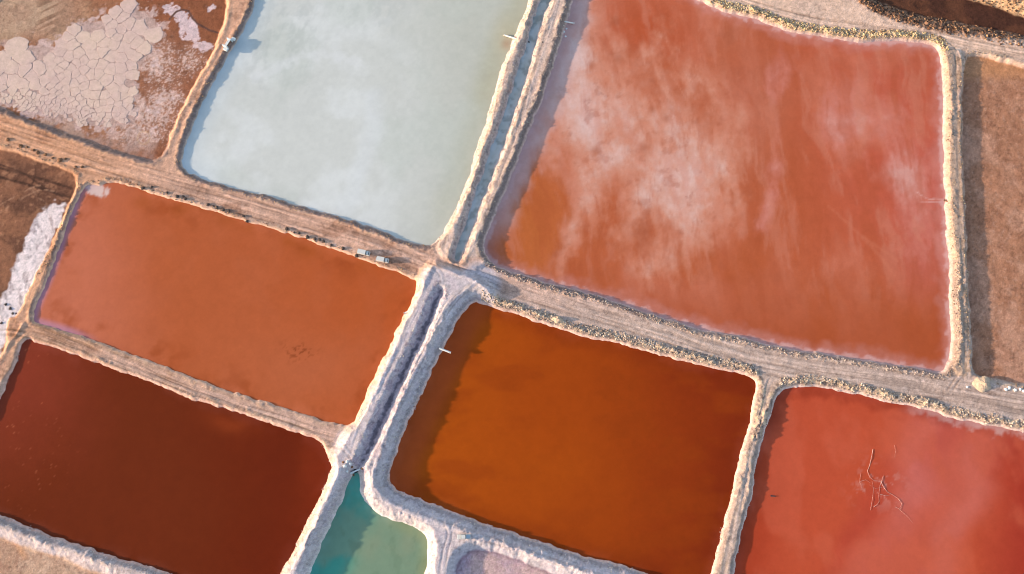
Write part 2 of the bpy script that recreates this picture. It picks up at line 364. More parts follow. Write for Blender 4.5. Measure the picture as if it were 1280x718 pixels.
    c = mix(c, A(214, 184, 170), ss_(.50, .60, s * .32 + fbm(X / .8, Y / .8, 3, 317, .75) * .62) * ss_(.1, .4, s) * .9)
    c = mix(c, A(216, 192, 186), ss_(.62, .78, s * .35 + fbm(X / 3.2, Y / 3.2, 5, 319, .65) * .6) * .8)
    c = mix(c, A(190, 160, 146), ss_(34, 8, np.abs(py - (137 + px * .33) + 14)) * ss_(.35, .6, w1) * ss_(230, 180, px) * .7)
    ringm = np.abs(np.hypot((px - 178), (py - 171)) - 8 - 2 * (n1 - .5))
    c = mix(c, A(206, 170, 128), ss_(1.6, .4, ringm) * .45)
    col = mix(col, c, b)
    # brown field on the left with its drift of salt and vehicle tracks
    b = bed('field')
    c = np.broadcast_to(A(146, 100, 74), col.shape).copy()
    c = mix(c, A(112, 76, 58), ss_(.42, .64, w1)); c = mix(c, A(172, 124, 94), ss_(.56, .74, fbm(X / 3, Y / 3, 4, 331, .6)) * .6)
    for tr_, wd in (([(-60, 205), (0, 222), (40, 232), (88, 247)], .45), ([(-60, 196), (20, 215), (60, 226), (90, 236)], .45), ([(0, 206), (30, 216), (56, 236), (78, 246)], .3), ([(40, 196), (46, 214), (40, 232)], .2)):
        ln = chaikin(tr_, 2, False); _, _, dd = pline(np.stack(G(ln[:, 0], ln[:, 1], -.75), 1), X, Y)
        c = mix(c, A(74, 50, 40), ss_(wd * 2.2, wd * .5, dd) * (.4 + n1) * .8)
    for tr_ in ([(-10, 262), (15, 248), (35, 236), (50, 232)], [(-10, 272), (20, 252), (50, 236), (70, 240)], [(34, 232), (46, 244), (60, 258)]):
        ln = chaikin(tr_, 2, False); _, _, dd = pline(np.stack(G(ln[:, 0], ln[:, 1], -.75), 1), X, Y)
        c = mix(c, A(180, 138, 110), ss_(.7, .15, dd) * .45 * ss_(.35, .6, n2))
    sp_ = np.array([(78, 252), (66, 253), (52, 262), (43, 276), (38, 292), (28, 312), (18, 334), (10, 355), (3, 372), (-14, 400), (-40, 450), (-20, 470), (6, 430), (10, 405), (30, 392), (60, 318), (84, 262)], float)
    P = np.stack(G(sp_[:, 0], sp_[:, 1], -.75), 1)
    sd_ = sdf(P, X, Y) + (fbm(X / 3, Y / 3, 4, 341) - .5) * 5
    s = ss_(.7, -.9, sd_)
    c = mix(c, A(240, 226, 222), s); c = mix(c, A(186, 170, 168), s * ss_(.56, .70, fbm(X / 1.6 + Y / 5, Y / 4.5, 4, 345, .6)) * .8)
    col = mix(col, c, b)
    # brown bed at the right
    b = bed('brown')
    c = np.broadcast_to(A(178, 127, 97), col.shape).copy()
    c = mix(c, A(194, 146, 118), ss_(.4, .65, w1)); c = mix(c, A(146, 100, 76), ss_(.5, .7, fbm(X / 3, Y / 6, 5, 351, .65)) * .45); c = mix(c, A(204, 164, 140), ss_(.62, .72, fbm(X / 1.3, Y / 1.3, 4, 353, .7)) * .35)
    c = mix(c, A(204, 146, 100), ss_(20, 6, D['brown'] + 22) * 0 + ss_(105, 85, py) * .7)
    col = mix(col, c, b)
    # pinkish salt pan at the bottom
    b = bed('pan'); c = np.broadcast_to(A(196, 172, 178), col.shape).copy()
    c = mix(c, A(214, 184, 176), ss_(.45, .6, w1)); c = mix(c, A(150, 122, 132), ss_(1.5, 0, -D['pan']) * .8)
    c = mix(c, A(168, 132, 140), ss_(.52, .7, n2) * .5)
    col = mix(col, c, b)
    # sandy flat at the bottom left
    b = ss_(2.2, .2, D['flat']); c = np.broadcast_to(A(196, 158, 130), col.shape).copy()
    c = mix(c, A(214, 180, 152), ss_(.45, .65, w1)); c = mix(c, A(150, 112, 92), ss_(.54, .7, n2) * .6)
    c = mix(c, A(222, 168, 124), blob(px, py, 26, 690, 10, 4, 60) * .8)
    col = mix(col, c, b)
    # salt crust where the water laps
    for k, w_, cc in (('white', .5, (196, 196, 190)), ('pink', .75, (214, 180, 172)), ('salmon', .8, (234, 190, 160)), ('maroon', .8, (232, 186, 166)),
                      ('orange', .9, (236, 196, 176)), ('red', .9, (238, 206, 190)), ('teal', .7, (238, 228, 214)), ('canal', .6, (222, 206, 196))):
        d = D[k]
        col = mix(col, A(*cc), ss_(1.15, .35, d + (n2 - .5) * .9) * (d < 40) * w_)
    # darker foot of the banks, above the salt line
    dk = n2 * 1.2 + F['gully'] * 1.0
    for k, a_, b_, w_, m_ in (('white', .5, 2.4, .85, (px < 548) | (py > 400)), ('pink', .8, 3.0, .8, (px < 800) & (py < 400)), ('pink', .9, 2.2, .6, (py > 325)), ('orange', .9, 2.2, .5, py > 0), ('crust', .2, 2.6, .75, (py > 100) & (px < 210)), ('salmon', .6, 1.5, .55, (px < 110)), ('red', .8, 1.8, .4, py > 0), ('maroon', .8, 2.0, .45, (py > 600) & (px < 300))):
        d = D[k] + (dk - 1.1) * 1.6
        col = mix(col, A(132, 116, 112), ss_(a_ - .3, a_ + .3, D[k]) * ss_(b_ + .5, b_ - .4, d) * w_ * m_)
    wet = np.zeros(X.size, f32)
    for k in WATER: wet = np.maximum(wet, ss_(1.4, .8, D[k]) * (D[k] < 40))
    ms = ss_(5.5, 3.5, pline(lines['mid'][0], X, Y)[2]) * (px < 430)
    col = mix(col, col * np.array([.66, .64, .60], f32), ms * ss_(.0, .16, -st) * .8); col = mix(col, col * np.array([.8, .78, .72], f32), ms * ss_(2.2, 1.0, D['salmon'] - .4) * .8)
    sp2 = ss_(.64, .74, fbm(X / 1.0, Y / 1.0, 2, 241)) * ss_(.35, .6, n1)  # fine dark speckle painted in for pebble shadows
    col = mix(col, col * np.array([.62, .60, .60], f32), sp2 * .7 * (1 - wet))
    col = col * (1 + (n2 - .5) * .45 + (n3 - .5) * .4)[:, None] * np.array([1.0, .968, 1.03], f32)
    return np.clip(col, .01, .85)
def crust_mask(px, py, X, Y, grow=0):
    pts = np.array([(-60, 75), (-20, 70), (3, 68), (15, 63), (50, 56), (64, 64), (82, 50), (100, 32), (125, 25), (150, 12), (165, 7), (180, 15), (197, 32), (193, 50), (186, 70), (175, 85), (167, 95), (165, 118), (163, 130), (175, 134), (160, 150), (142, 158), (110, 156), (75, 148), (38, 138), (0, 126), (-60, 106)], float)
    P = np.stack(G(pts[:, 0], pts[:, 1], -1.3), 1)
    d = sdf(P, X.astype(f32), Y.astype(f32)) + (fbm(X / 4, Y / 4, 4, 307) - .5) * 3.5
    return ss_(.5 + grow * 1.6, -.5 + grow * .2, d)
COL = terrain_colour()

# ------------------------------------------------------------------ materials
def new_mat(name):
    m = bpy.data.materials.new(name); m.use_nodes = True
    nt = m.node_tree; b = nt.nodes['Principled BSDF']; return m, nt, b
def tex_noise(nt, scale, detail=6, rough=.6, coord='pos', stretch=None):
    g = nt.nodes.new('ShaderNodeNewGeometry'); n = nt.nodes.new('ShaderNodeTexNoise')
    n.inputs['Scale'].default_value = scale; n.inputs['Detail'].default_value = detail; n.inputs['Roughness'].default_value = rough
    if stretch:
        mp = nt.nodes.new('ShaderNodeMapping'); mp.inputs['Rotation'].default_value = (0, 0, stretch[1]); mp.inputs['Scale'].default_value = stretch[0]
        nt.links.new(g.outputs['Position'], mp.inputs['Vector']); nt.links.new(mp.outputs[0], n.inputs['Vector'])
    else: nt.links.new(g.outputs['Position'], n.inputs['Vector'])
    return n
def mrange(nt, src, a, b, c, d):
    r = nt.nodes.new('ShaderNodeMapRange'); r.inputs[1].default_value = a; r.inputs[2].default_value = b
    r.inputs[3].default_value = c; r.inputs[4].default_value = d; nt.links.new(src, r.inputs[0]); return r.outputs[0]
def attr_mat(name, rough, var=(.25, .2), scales=(1.8, .35), bump=.25, bdist=.25, bscale=2.2, spec=.3):
    m, nt, b = new_mat(name)
    at = nt.nodes.new('ShaderNodeAttribute'); at.attribute_name = 'soil'
    cur = at.outputs['Color']
    for v, s in zip(var, scales):
        n = tex_noise(nt, s); o = mrange(nt, n.outputs['Fac'], .3, .7, 1 - v, 1 + v)
        mx = nt.nodes.new('ShaderNodeVectorMath'); mx.operation = 'SCALE'
        nt.links.new(cur, mx.inputs[0]); nt.links.new(o, mx.inputs['Scale']); cur = mx.outputs[0]
    nt.links.new(cur, b.inputs['Base Color'])
    b.inputs['Roughness'].default_value = rough; b.inputs['Specular IOR Level'].default_value = spec
    if bump:
        n = tex_noise(nt, bscale, 5, .65); bp = nt.nodes.new('ShaderNodeBump')
        bp.inputs['Strength'].default_value = bump; bp.inputs['Distance'].default_value = bdist
        nt.links.new(n.outputs['Fac'], bp.inputs['Height']); nt.links.new(bp.outputs[0], b.inputs['Normal'])
    return m
def plain(name, col, rough=.7, metal=0, var=.15, scale=3.0, bump=0.0, spec=.5):
    m, nt, b = new_mat(name)
    n = tex_noise(nt, scale); r = nt.nodes.new('ShaderNodeValToRGB')
    c = np.asarray(col, float)
    r.color_ramp.elements[0].position = .3; r.color_ramp.elements[1].position = .7
    r.color_ramp.elements[0].color = (*np.clip(c * (1 - var), 0, 1), 1); r.color_ramp.elements[1].color = (*np.clip(c * (1 + var), 0, 1), 1)
    nt.links.new(n.outputs['Fac'], r.inputs[0]); nt.links.new(r.outputs[0], b.inputs['Base Color'])
    b.inputs['Roughness'].default_value = rough; b.inputs['Metallic'].default_value = metal; b.inputs['Specular IOR Level'].default_value = spec
    if bump:
        bp = nt.nodes.new('ShaderNodeBump'); bp.inputs['Strength'].default_value = bump; bp.inputs['Distance'].default_value = .1
        nt.links.new(n.outputs['Fac'], bp.inputs['Height']); nt.links.new(bp.outputs[0], b.inputs['Normal'])
    return m
SOIL = attr_mat('soil', .95, (.22, .1), (2.4, .3), .9, .22, 2.6, .12)
BRINE = attr_mat('brine', .25, (.035, .03), (1.1, .12), .08, .05, 1.3, .05)
MILK = attr_mat('milky_brine', .25, (.02, .02), (1.1, .12), .08, .05, 1.3, .05)

# ------------------------------------------------------------------ mesh helpers
def link(o, parent=None):
    C.objects.link(o)
    if parent: o.parent = parent
    return o
def np_mesh(name, V, Q, colour=None, smooth=True):
    me = bpy.data.meshes.new(name)
    me.vertices.add(len(V)); me.vertices.foreach_set('co', V.astype(f32).ravel())
    k = Q.shape[1]
    me.loops.add(Q.size); me.loops.foreach_set('vertex_index', Q.astype(np.int32).ravel())
    me.polygons.add(len(Q)); me.polygons.foreach_set('loop_start', np.arange(0, Q.size, k, dtype=np.int32))
    me.polygons.foreach_set('loop_total', np.full(len(Q), k, np.int32))
    me.polygons.foreach_set('use_smooth', np.full(len(Q), smooth, bool))
    if colour is not None:
        a = me.color_attributes.new('soil', 'FLOAT_COLOR', 'POINT')
        a.data.foreach_set('color', np.concatenate([colour, np.ones((len(V), 1))], 1).astype(f32).ravel())
    me.update(); me.validate()
    return me
def structure(name, me, mat, label=None):
    o = bpy.data.objects.new(name, me); link(o); me.materials.append(mat); o['kind'] = 'structure'
    if label: o['label'] = label
    return o

# ------------------------------------------------------------------ the terrain, cut into roads, dykes and beds
V = np.stack([X, Y, H], 1)
ix, iy = np.meshgrid(np.arange(nx - 1), np.arange(ny - 1))
i0 = (iy * nx + ix).ravel()
quads = np.stack([i0, i0 + 1, i0 + nx + 1, i0 + nx], 1)
deep = np.full(X.shape, 99., f32)
for k in WATER: deep = np.minimum(deep, np.where(D[k] < 0, D[k], 99))
ctr = i0
keep = ~(deep[ctr] < -2.2)
quads = quads[keep]; ctr = ctr[keep]
reg = np.zeros(len(ctr), int)            # 0 open ground
cx, cy = px[ctr], py[ctr]
mind = np.full(len(ctr), 99., f32)
for k in PONDS: mind = np.minimum(mind, D[k][ctr])
names = [('ground', 'bare dry earth around the salt ponds')]
def region(mask, name, label, only=None):
    names.append((name, label)); m = mask & (reg == 0); reg[m] = len(names) - 1
for k, nm, lb in (('crust', 'pond_bed', 'dried pond bed of brown mud and cracked white salt crust, top left'),
                  ('field', 'field', 'brown bare field with tyre tracks and a drift of white salt, left edge'),
                  ('brown', 'pond_bed', 'plain dry brown pond bed at the right edge'),
                  ('trench', 'trench', 'dark brown trench floor across the top right corner'),
                  ('ditch', 'ditch', 'dry grey ditch running between two white salty banks'),
                  ('pan', 'salt_pan', 'small pinkish salt pan at the bottom, below the orange pond'),
                  ('corner', 'pond_bed', 'grey bed in the top left corner'),
                  ('flat', 'ground', 'sandy flat below the dyke in the bottom left corner')):
    region(D[k][ctr] < .4, nm, lb)
def nearline(k, w):
    ln, hw = lines[k]; c, s, d = pline(ln, X[ctr], Y[ctr]); return d < w
region(nearline('west', 13) & (cx < 545) & (cy < 345), 'dirt_road', 'wide orange dirt road crossing from the left edge to the centre')
region((F['rz'][ctr] > .5) & (cy > 325) & (cx > 330) & (cx < 910), 'canal_bank', 'white salty raised banks around the lower canal, the teal pond and the foot of the orange pond')
region((nearline('canw', 9) | nearline('cane', 9)) & (cy < 345), 'canal_bank', 'pale banks on both sides of the narrow upper canal')
region(nearline('east', 15) & (cx > 580), 'dirt_road', 'wide grey-tan dirt road running from the centre to the right edge')
region(nearline('mid', 8) & (cx < 460), 'dirt_road', 'narrow dirt track between the salmon and the maroon pond')
region(nearline('top', 14) & (cx > 780), 'dirt_road', 'pale dirt road above the big pink pond')
region(nearline('dyke', 8), 'dike', 'dike with a pale yellow face between the pink pond and the brown bed')
region(nearline('slim', 8), 'dike', 'narrow dike between the orange pond and the red pond')
region((cx < 340) & (cy > 560), 'dike', 'white-topped dike below the maroon pond')
region((cx > 190) & (cx < 345) & (cy < 235), 'dike', 'orange dike between the cracked bed and the white pond')
region((cx < 130) & (cy > 205) & (cy < 470), 'dike', 'low dike between the brown field and the salmon pond')
region((cx < 60) & (cy > 400) & (cy < 600), 'dike', 'low dike left of the maroon pond')
region((cx < 40) & (cy < 130), 'dike', 'dike in the top left corner')
bed_obj = None
for r, (nm, lb) in enumerate(names):
    q = quads[reg == r]
    if not len(q): continue
    u, inv = np.unique(q, return_inverse=True)
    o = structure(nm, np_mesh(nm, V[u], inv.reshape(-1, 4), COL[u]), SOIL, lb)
    if 'cracked' in lb: bed_obj = o

# coarse ground to the horizon, a ring round the surveyed area with its rim tucked under it
def ring():
    B = 15000.0; e = .8; ax, bx, ay, by = gx[0] + e, gx[-1] - e, gy[0] + e, gy[-1] - e
    vs = [(ax, ay), (bx, ay), (bx, by), (ax, by)]; Vv = []; Qq = []
    for s in (1.0, None):
        for (x, y) in vs:
            if s: Vv.append((x, y, -.5))
            else: Vv.append((math.copysign(B, x), math.copysign(B, y - (ay + by) / 2), -.5))
    mids = []
    for i in range(4):
        j = (i + 1) % 4; Qq.append((i, 4 + i, 4 + j, j))
    Vv = np.array(Vv); Qq = np.array(Qq)[:, ::-1]
    c = np.tile(A(196, 156, 126), (8, 1))
    return structure('ground', np_mesh('ground', Vv, Qq, c, False), SOIL, 'open desert earth beyond the salt works')
ring()

# ------------------------------------------------------------------ water: one sheet per pond
def wgrid(k, step=.65):
    P = polys[k]; L = PONDS[k][1]
    xs = np.arange(P[:, 0].min() - 3, P[:, 0].max() + 3, step, dtype=f32); ys = np.arange(P[:, 1].min() - 3, P[:, 1].max() + 3, step, dtype=f32)
    A_, B_ = np.meshgrid(xs, ys); A_, B_ = A_.ravel(), B_.ravel(); d = sdf(P, A_, B_)
    n = len(xs); ix, iy = np.meshgrid(np.arange(n - 1), np.arange(len(ys) - 1)); i0 = (iy * n + ix).ravel()
    q = np.stack([i0, i0 + 1, i0 + n + 1, i0 + n], 1); q = q[d[q].min(1) < 1.7]
    u, inv = np.unique(q, return_inverse=True)
    return A_[u], B_[u], d[u], inv.reshape(-1, 4), L
def full(x, r, g, b): return np.broadcast_to(A(r, g, b), (len(x), 3)).astype(f32).copy()
def wc_pink(x, y, d, p, q):
    p0, q0 = p, q
    w = fbm(x / 34, y / 34, 4, 401, .5) - .5; w2 = fbm(x / 34, y / 34, 4, 409, .5) - .5
    p = p + w * 34; q = q + w2 * 40
    big = fbm(x / 38, y / 60, 5, 421, .55); med = fbm(x / 9, y / 12, 5, 437, .6); fine = fbm(x / 2.4, y / 3.2, 4, 439, .65)
    st = fbm(x / 3.2 + y / 22, y / 26, 5, 431, .62)
    c = full(x, 184, 96, 62)
    c = mix(c, A(192, 92, 70), ss_(880, 1140, p) * ss_(440, 200, q))
    c = mix(c, A(202, 118, 94), ss_(.40, .66, big) * .75)
    c = mix(c, A(190, 104, 54), blob(p, q, 664, 280, 44, 90) * .8)
    c = mix(c, A(174, 84, 44), blob(p, q, 960, 180, 60, 190) * .5); c = mix(c, A(170, 80, 44), ss_(310, 430, q) * ss_(680, 860, p) * .8)
    c = mix(c, A(182, 84, 50), blob(p, q, 815, 34, 60, 46) * .9); c = mix(c, A(196, 120, 100), blob(p, q, 930, 120, 60, 90) * .6)
    c = mix(c, A(170, 74, 46), blob(p, q, 1150, 90, 40, 40) * .5); c = mix(c, A(196, 104, 92), ss_(1080, 1160, p) * ss_(130, 240, q) * ss_(400, 320, q) * .7)
    veil = 1 - (1 - .85 * blob(p, q, 742, 138, 78, 64)) * (1 - .75 * blob(p, q, 704, 90, 40, 110, 14)) * (1 - .72 * blob(p, q, 855, 205, 74, 96, -14)) * (1 - .55 * blob(p, q, 780, 80, 110, 60)) * (1 - .6 * blob(p, q, 872, 262, 38, 60, -16)) * (1 - .75 * blob(p, q, 730, 225, 22, 80, 6)) * (1 - .55 * blob(p, q, 810, 240, 70, 56)) * (1 - .65 * blob(p, q, 712, 300, 11, 60, 6)) * (1 - .42 * blob(p, q, 820, 305, 60, 44)) * (1 - .55 * blob(p, q, 712, 20, 36, 70))
    v2 = 1 - (1 - .8 * blob(p, q, 962, 250, 15, 60, 10)) * (1 - .45 * blob(p, q, 974, 90, 12, 80, 4)) * (1 - .7 * blob(p, q, 1056, 140, 30, 40, -35)) * (1 - .75 * blob(p, q, 1125, 215, 46, 30, 20)) * (1 - .5 * blob(p, q, 1150, 290, 40, 70)) * (1 - .45 * blob(p, q, 1110, 150, 50, 44)) * (1 - .5 * blob(p, q, 985, 95, 30, 40))
    vs_ = fbm(p0 / 15 - q0 / 90 + w * 2, q0 / 70 + w2, 5, 433, .6); soft = fbm(x / 15, y / 19, 5, 435, .55)
    n = (soft - .5) * 1.0 + (med - .5) * .5 + (vs_ - .5) * .35 + (st - .5) * .15 + (fine - .5) * .22
    c = mix(c, A(208, 136, 112), ss_(.12, .62, veil + n * .8) * .85 * ss_(.02, .2, veil))
    c = mix(c, A(218, 166, 150), ss_(.40, 1.05, veil + n) * .85)
    c = mix(c, A(224, 192, 188), ss_(.68, 1.3, veil + n * 1.1) * .8)
    c = mix(c, A(206, 128, 114), ss_(.15, .7, v2 + n * .8) * ss_(.02, .2, v2) * .8)
    c = mix(c, A(216, 166, 158), ss_(.50, 1.1, v2 + n) * .75)
    c = mix(c, A(204, 128, 106), ss_(.50, .72, vs_) * .4 * ss_(420, 300, q0)); c = mix(c, A(172, 82, 50), ss_(.48, .30, vs_) * .3)
    c = mix(c, A(160, 82, 58), ss_(.62, .76, fbm(x / 5, y / 5, 4, 443, .6)) * veil * .35)
    for bx_, by_, r_ in ((772, 74, 6), (738, 82, 5), (802, 185, 6), (803, 290, 12), (770, 26, 6), (912, 45, 12), (745, 190, 6), (695, 318, 4), (812, 136, 5), (830, 148, 5)):
        c = mix(c, A(168, 92, 66), blob(p0 + w * 10, q0, bx_, by_, r_, r_ * 1.1) * .55)
    lft = ss_(-13, -2, d + (fbm(x / 5, y / 8, 3, 445) - .5) * 8) * ss_(720, 690, p0 - (200 - q0) * .36 - 0) 
    c = mix(c, A(214, 186, 186), lft * ss_(320, 240, q0) * .75)
    for ln_ in ([(1036, 258), (1062, 282), (1090, 306), (1120, 326)], [(1076, 296), (1100, 322), (1116, 344)]):
        ln = chaikin(ln_, 2, False); _, _, dd = pline(np.stack(G(ln[:, 0], ln[:, 1], -1.4), 1), x + w * 4, y)
        c = mix(c, A(206, 122, 96), ss_(1.2, .1, dd + (fine - .5) * 2) * .3)
    for ln_ in ([(1185, 252), (1172, 248), (1160, 250), (1146, 240)], [(1184, 252), (1168, 253), (1150, 252)]):
        ln = chaikin(ln_, 2, False); _, _, dd = pline(np.stack(G(ln[:, 0], ln[:, 1], -1.4), 1), x, y)
        c = mix(c, A(226, 186, 178), ss_(.5, .05, dd + (fine - .5)) * .5)
    c = mix(c, A(224, 190, 190), ss_(-2.4, -.2, d + (fbm(x / 2.5, y / 2.5, 3, 447) - .5) * 4) * .8)
    c = mix(c, A(204, 140, 132), ss_(-7, -1.2, d + (fbm(x / 5, y / 5, 3, 449) - .5) * 6) * .45)
    return c
def wc_white(x, y, d, p, q):
    w = fbm(x / 22, y / 22, 4, 501) - .5; p = p + w * 40; q = q + w * 30
    c = full(x, 207, 209, 207)
    c = mix(c, A(190, 191, 182), ss_(440, 620, p) * .9)
    c = mix(c, A(182, 180, 158), ss_(-16, -3, d) * ss_(500, 600, p) * .8)
    c = mix(c, A(222, 225, 227), ss_(.40, .68, fbm(x / 20, y / 20, 5, 511, .55)) * ss_(560, 420, p) * .6)
    c = mix(c, A(186, 190, 190), np.maximum(blob(p, q, 355, 50, 56, 62, 20), .7 * blob(p, q, 460, 12, 60, 30)) * ss_(.38, .66, fbm(x / 3.5 - y / 20, y / 6, 5, 517, .65)) * .8)
    c = mix(c, A(194, 200, 194), ss_(.45, .75, fbm(x / 26, y / 40, 4, 521)) * .45)
    ln = chaikin([(320, 96), (350, 84), (375, 70), (410, 68), (450, 80)], 2, False); _, _, dd = pline(np.stack(G(ln[:, 0], ln[:, 1], -1.3), 1), x + w * 3, y)
    c = mix(c, A(224, 226, 230), ss_(4.5, .2, dd + (fbm(x / 2, y / 2, 3, 523) - .5) * 5) * .4)
    ln = chaikin([(472, 120), (470, 180), (440, 230), (430, 262)], 2, False); _, _, dd = pline(np.stack(G(ln[:, 0], ln[:, 1], -1.3), 1), x + w * 8, y)
    c = mix(c, A(216, 220, 224), ss_(7, .5, dd) * .5)
    pp, qq = plan(x, y, -1.3)
    c = mix(c, A(176, 140, 116), blob(pp, qq, 633, 55, 6, 7) * 1.0); c = mix(c, A(196, 186, 160), blob(pp, qq, 630, 45, 14, 26) * .5)
    c = mix(c, A(206, 214, 220), ss_(-14, -3, d) * ss_(330, 280, pp - (130 - qq) * .4) * .5)
    return c
def wc_salmon(x, y, d, p, q):
    w = fbm(x / 26, y / 26, 4, 601) - .5; p1 = p + w * 50; q1 = q + w * 40
    c = full(x, 182, 94, 56)
    c = mix(c, A(198, 112, 84), ss_(230, 80, p1)); c = mix(c, A(182, 88, 44), ss_(300, 480, p1) * .9)
    c = mix(c, A(172, 78, 36), ss_(-10, -1, d) * ss_(320, 300, q - (p - 300) * .3 + 40) * .5)
    c = mix(c, A(188, 104, 70), blob(p1, q1, 400, 470, 90, 50) * .6)
    c = mix(c, A(160, 76, 38), ss_(.52, .75, fbm(x / 9, y / 9, 5, 611)) * ss_(-16, -2, d) * .7)
    for bx_, by_, r_ in ((182, 256, 9), (228, 264, 9), (282, 276, 9), (386, 314, 12), (362, 302, 9), (308, 283, 7), (455, 330, 10)):
        c = mix(c, A(160, 80, 34), blob(p1 - w * 30, q1 - w * 30, bx_, by_, r_ * 1.3, r_ * .8) * .55)
    c = mix(c, A(190, 104, 70), ss_(.45, .75, fbm(x / 12, y / 16, 5, 613)) * .2)
    c = mix(c, A(224, 196, 190), ss_(.40, .75, blob(p, q, 121, 236, 19, 11, 20) + (fbm(x / 2.2, y / 2.2, 5, 619, .65) - .5) * 1.1 * blob(p, q, 121, 236, 26, 18)) * .9)
    c = mix(c, A(178, 130, 150), ss_(-3.6, -.6, d) * ss_(130, 90, p) * .7)
    s = blob(p, q, 374, 440, 22, 12) * ss_(.6, .68, fbm(x / 1.3, y / 1.3, 3, 623, .6))
    c = mix(c, A(130, 62, 32), s * .8)
    return c
def wc_maroon(x, y, d, p, q):
    w = fbm(x / 26, y / 26, 4, 701) - .5; p1 = p + w * 60; q1 = q + w * 50
    c = full(x, 112, 45, 20)
    c = mix(c, A(140, 58, 38), ss_(170, 0, p1) * ss_(640, 460, q1)); c = mix(c, A(108, 37, 14), ss_(200, 360, p1) * .8)
    c = mix(c, A(140, 58, 26), blob(p1, q1, 300, 540, 34, 12, 18) * .8); c = mix(c, A(136, 50, 24), blob(p1, q1, 400, 590, 16, 60, 20) * .5)
    s = (rng.random(len(x)) > .975) * ss_(130, 0, p) * ss_(680, 560, q) * ss_(.4, .6, fbm(x / 6, y / 6, 3, 717))  # scattered orange specks painted in as glints on the water
    c = mix(c, A(186, 100, 66), s * rng.random(len(x)) * .8); return c
def wc_orange(x, y, d, p, q):
    w = fbm(x / 26, y / 26, 4, 801) - .5; p1 = p + w * 60; q1 = q + w * 50
    c = full(x, 164, 70, 10)
    c = mix(c, A(176, 80, 16), ss_(700, 560, p1)); c = mix(c, A(138, 50, 8), ss_(680, 900, p1) * .9)
    c = mix(c, A(128, 44, 10), ss_(-22, -2, d) * ss_(760, 900, p) * .8); c = mix(c, A(130, 46, 12), blob(p, q, 922, 476, 12, 10) * .8)
    c = mix(c, A(150, 62, 12), ss_(.5, .7, fbm(x / 24, y / 10, 4, 811)) * .5); c = mix(c, A(122, 44, 14), ss_(-9, -1, d) * .35)
    c = mix(c, A(172, 78, 18), blob(p1, q1, 690, 600, 60, 50) * .5)
    c = mix(c, A(184, 82, 42), ss_(-17, -5, d) * ss_(620, 590, p + (q - 400) * .42) * .7)  # redder colour put in where the left bank's shadow falls, to brown that shadow
    return c
def wc_red(x, y, d, p, q):
    w = fbm(x / 24, y / 24, 4, 901) - .5; p1 = p + w * 46; q1 = q + w * 46
    c = full(x, 192, 82, 54)
    c = mix(c, A(170, 62, 36), ss_(1000, 940, p1) * .8)
    t = p1 + (q1 - 600) * .45
    c = mix(c, A(204, 112, 104), np.exp(-((t - 1150) / 34) ** 2) * .75 * (.45 + .55 * ss_(680, 600, q1))); c = mix(c, A(180, 68, 52), np.exp(-((t - 1100) / 20) ** 2) * ss_(560, 620, q1) * .6)
    c = mix(c, A(182, 70, 52), np.exp(-((p1 - .0 * q1 - 1165 + (q1 - 600) * .5) / 18) ** 2) * ss_(620, 560, q1) * .5)
    c = mix(c, A(204, 112, 100), np.exp(-((t - 1215) / 26) ** 2) * .6)
    c = mix(c, A(158, 46, 36), ss_(1200, 1300, p1) * ss_(520, 620, q1 + 60) * .8)
    c = mix(c, A(202, 96, 70), ss_(.5, .7, fbm(x / 14, y / 26, 4, 911)) * .5)
    pp = blob(p, q, 1098, 606, 26, 24)
    c = mix(c, A(212, 150, 140), pp * ss_(.56, .68, fbm(x / 3 , y / 3, 4, 917, .65)) * .7)
    c = mix(c, A(228, 190, 184), ss_(-4, -.2, d + (fbm(x / 3, y / 3, 3, 919) - .5) * 7) * ss_(1120, 1160, p) * ss_(580, 540, q) * .7)
    c = mix(c, A(130, 40, 24), ss_(-7, -1, d + (fbm(x / 4, y / 4, 3, 921) - .5) * 6) * ss_(560, 520, q) * .5)
    return c
def wc_teal(x, y, d, p, q):
    c = full(x, 126, 150, 126); w = fbm(x / 16, y / 16, 4, 951)
    c = mix(c, A(74, 158, 142), ss_(478, 440, p + (q - 660) * .45) * .95); c = mix(c, A(140, 152, 126), ss_(.4, .65, w) * .6)  # left side painted bluer green to tint the bank's shadow; rest is mottling
    c = mix(c, A(140, 150, 112), ss_(-5, -.5, d) * ss_(470, 520, p) * .7); c = mix(c, A(104, 128, 104), ss_(.6, .72, fbm(x / 3, y / 6, 4, 957)) * .3)
    return c
def wc_canal(x, y, d, p, q):
    c = full(x, 190, 190, 186); return mix(c, A(140, 142, 136), ss_(.45, .65, fbm(x / 3, y / 3, 4, 971)) * .7)
WL = {'white': ('milky pale green and white salt pond at the top', MILK), 'pink': ('big pink-orange salt pond with whitish veils, upper right', BRINE),
      'salmon': ('salmon orange salt pond at the centre left', BRINE), 'maroon': ('dark maroon salt pond at the lower left', BRINE),
      'orange': ('deep burnt orange salt pond at the lower centre', BRINE), 'red': ('coral red salt pond at the lower right', BRINE),
      'teal': ('teal green pond at the bottom', MILK), 'canal': ('grey water in the narrow upper canal', MILK)}
WFUN = dict(white=wc_white, pink=wc_pink, salmon=wc_salmon, maroon=wc_maroon, orange=wc_orange, red=wc_red, teal=wc_teal, canal=wc_canal)
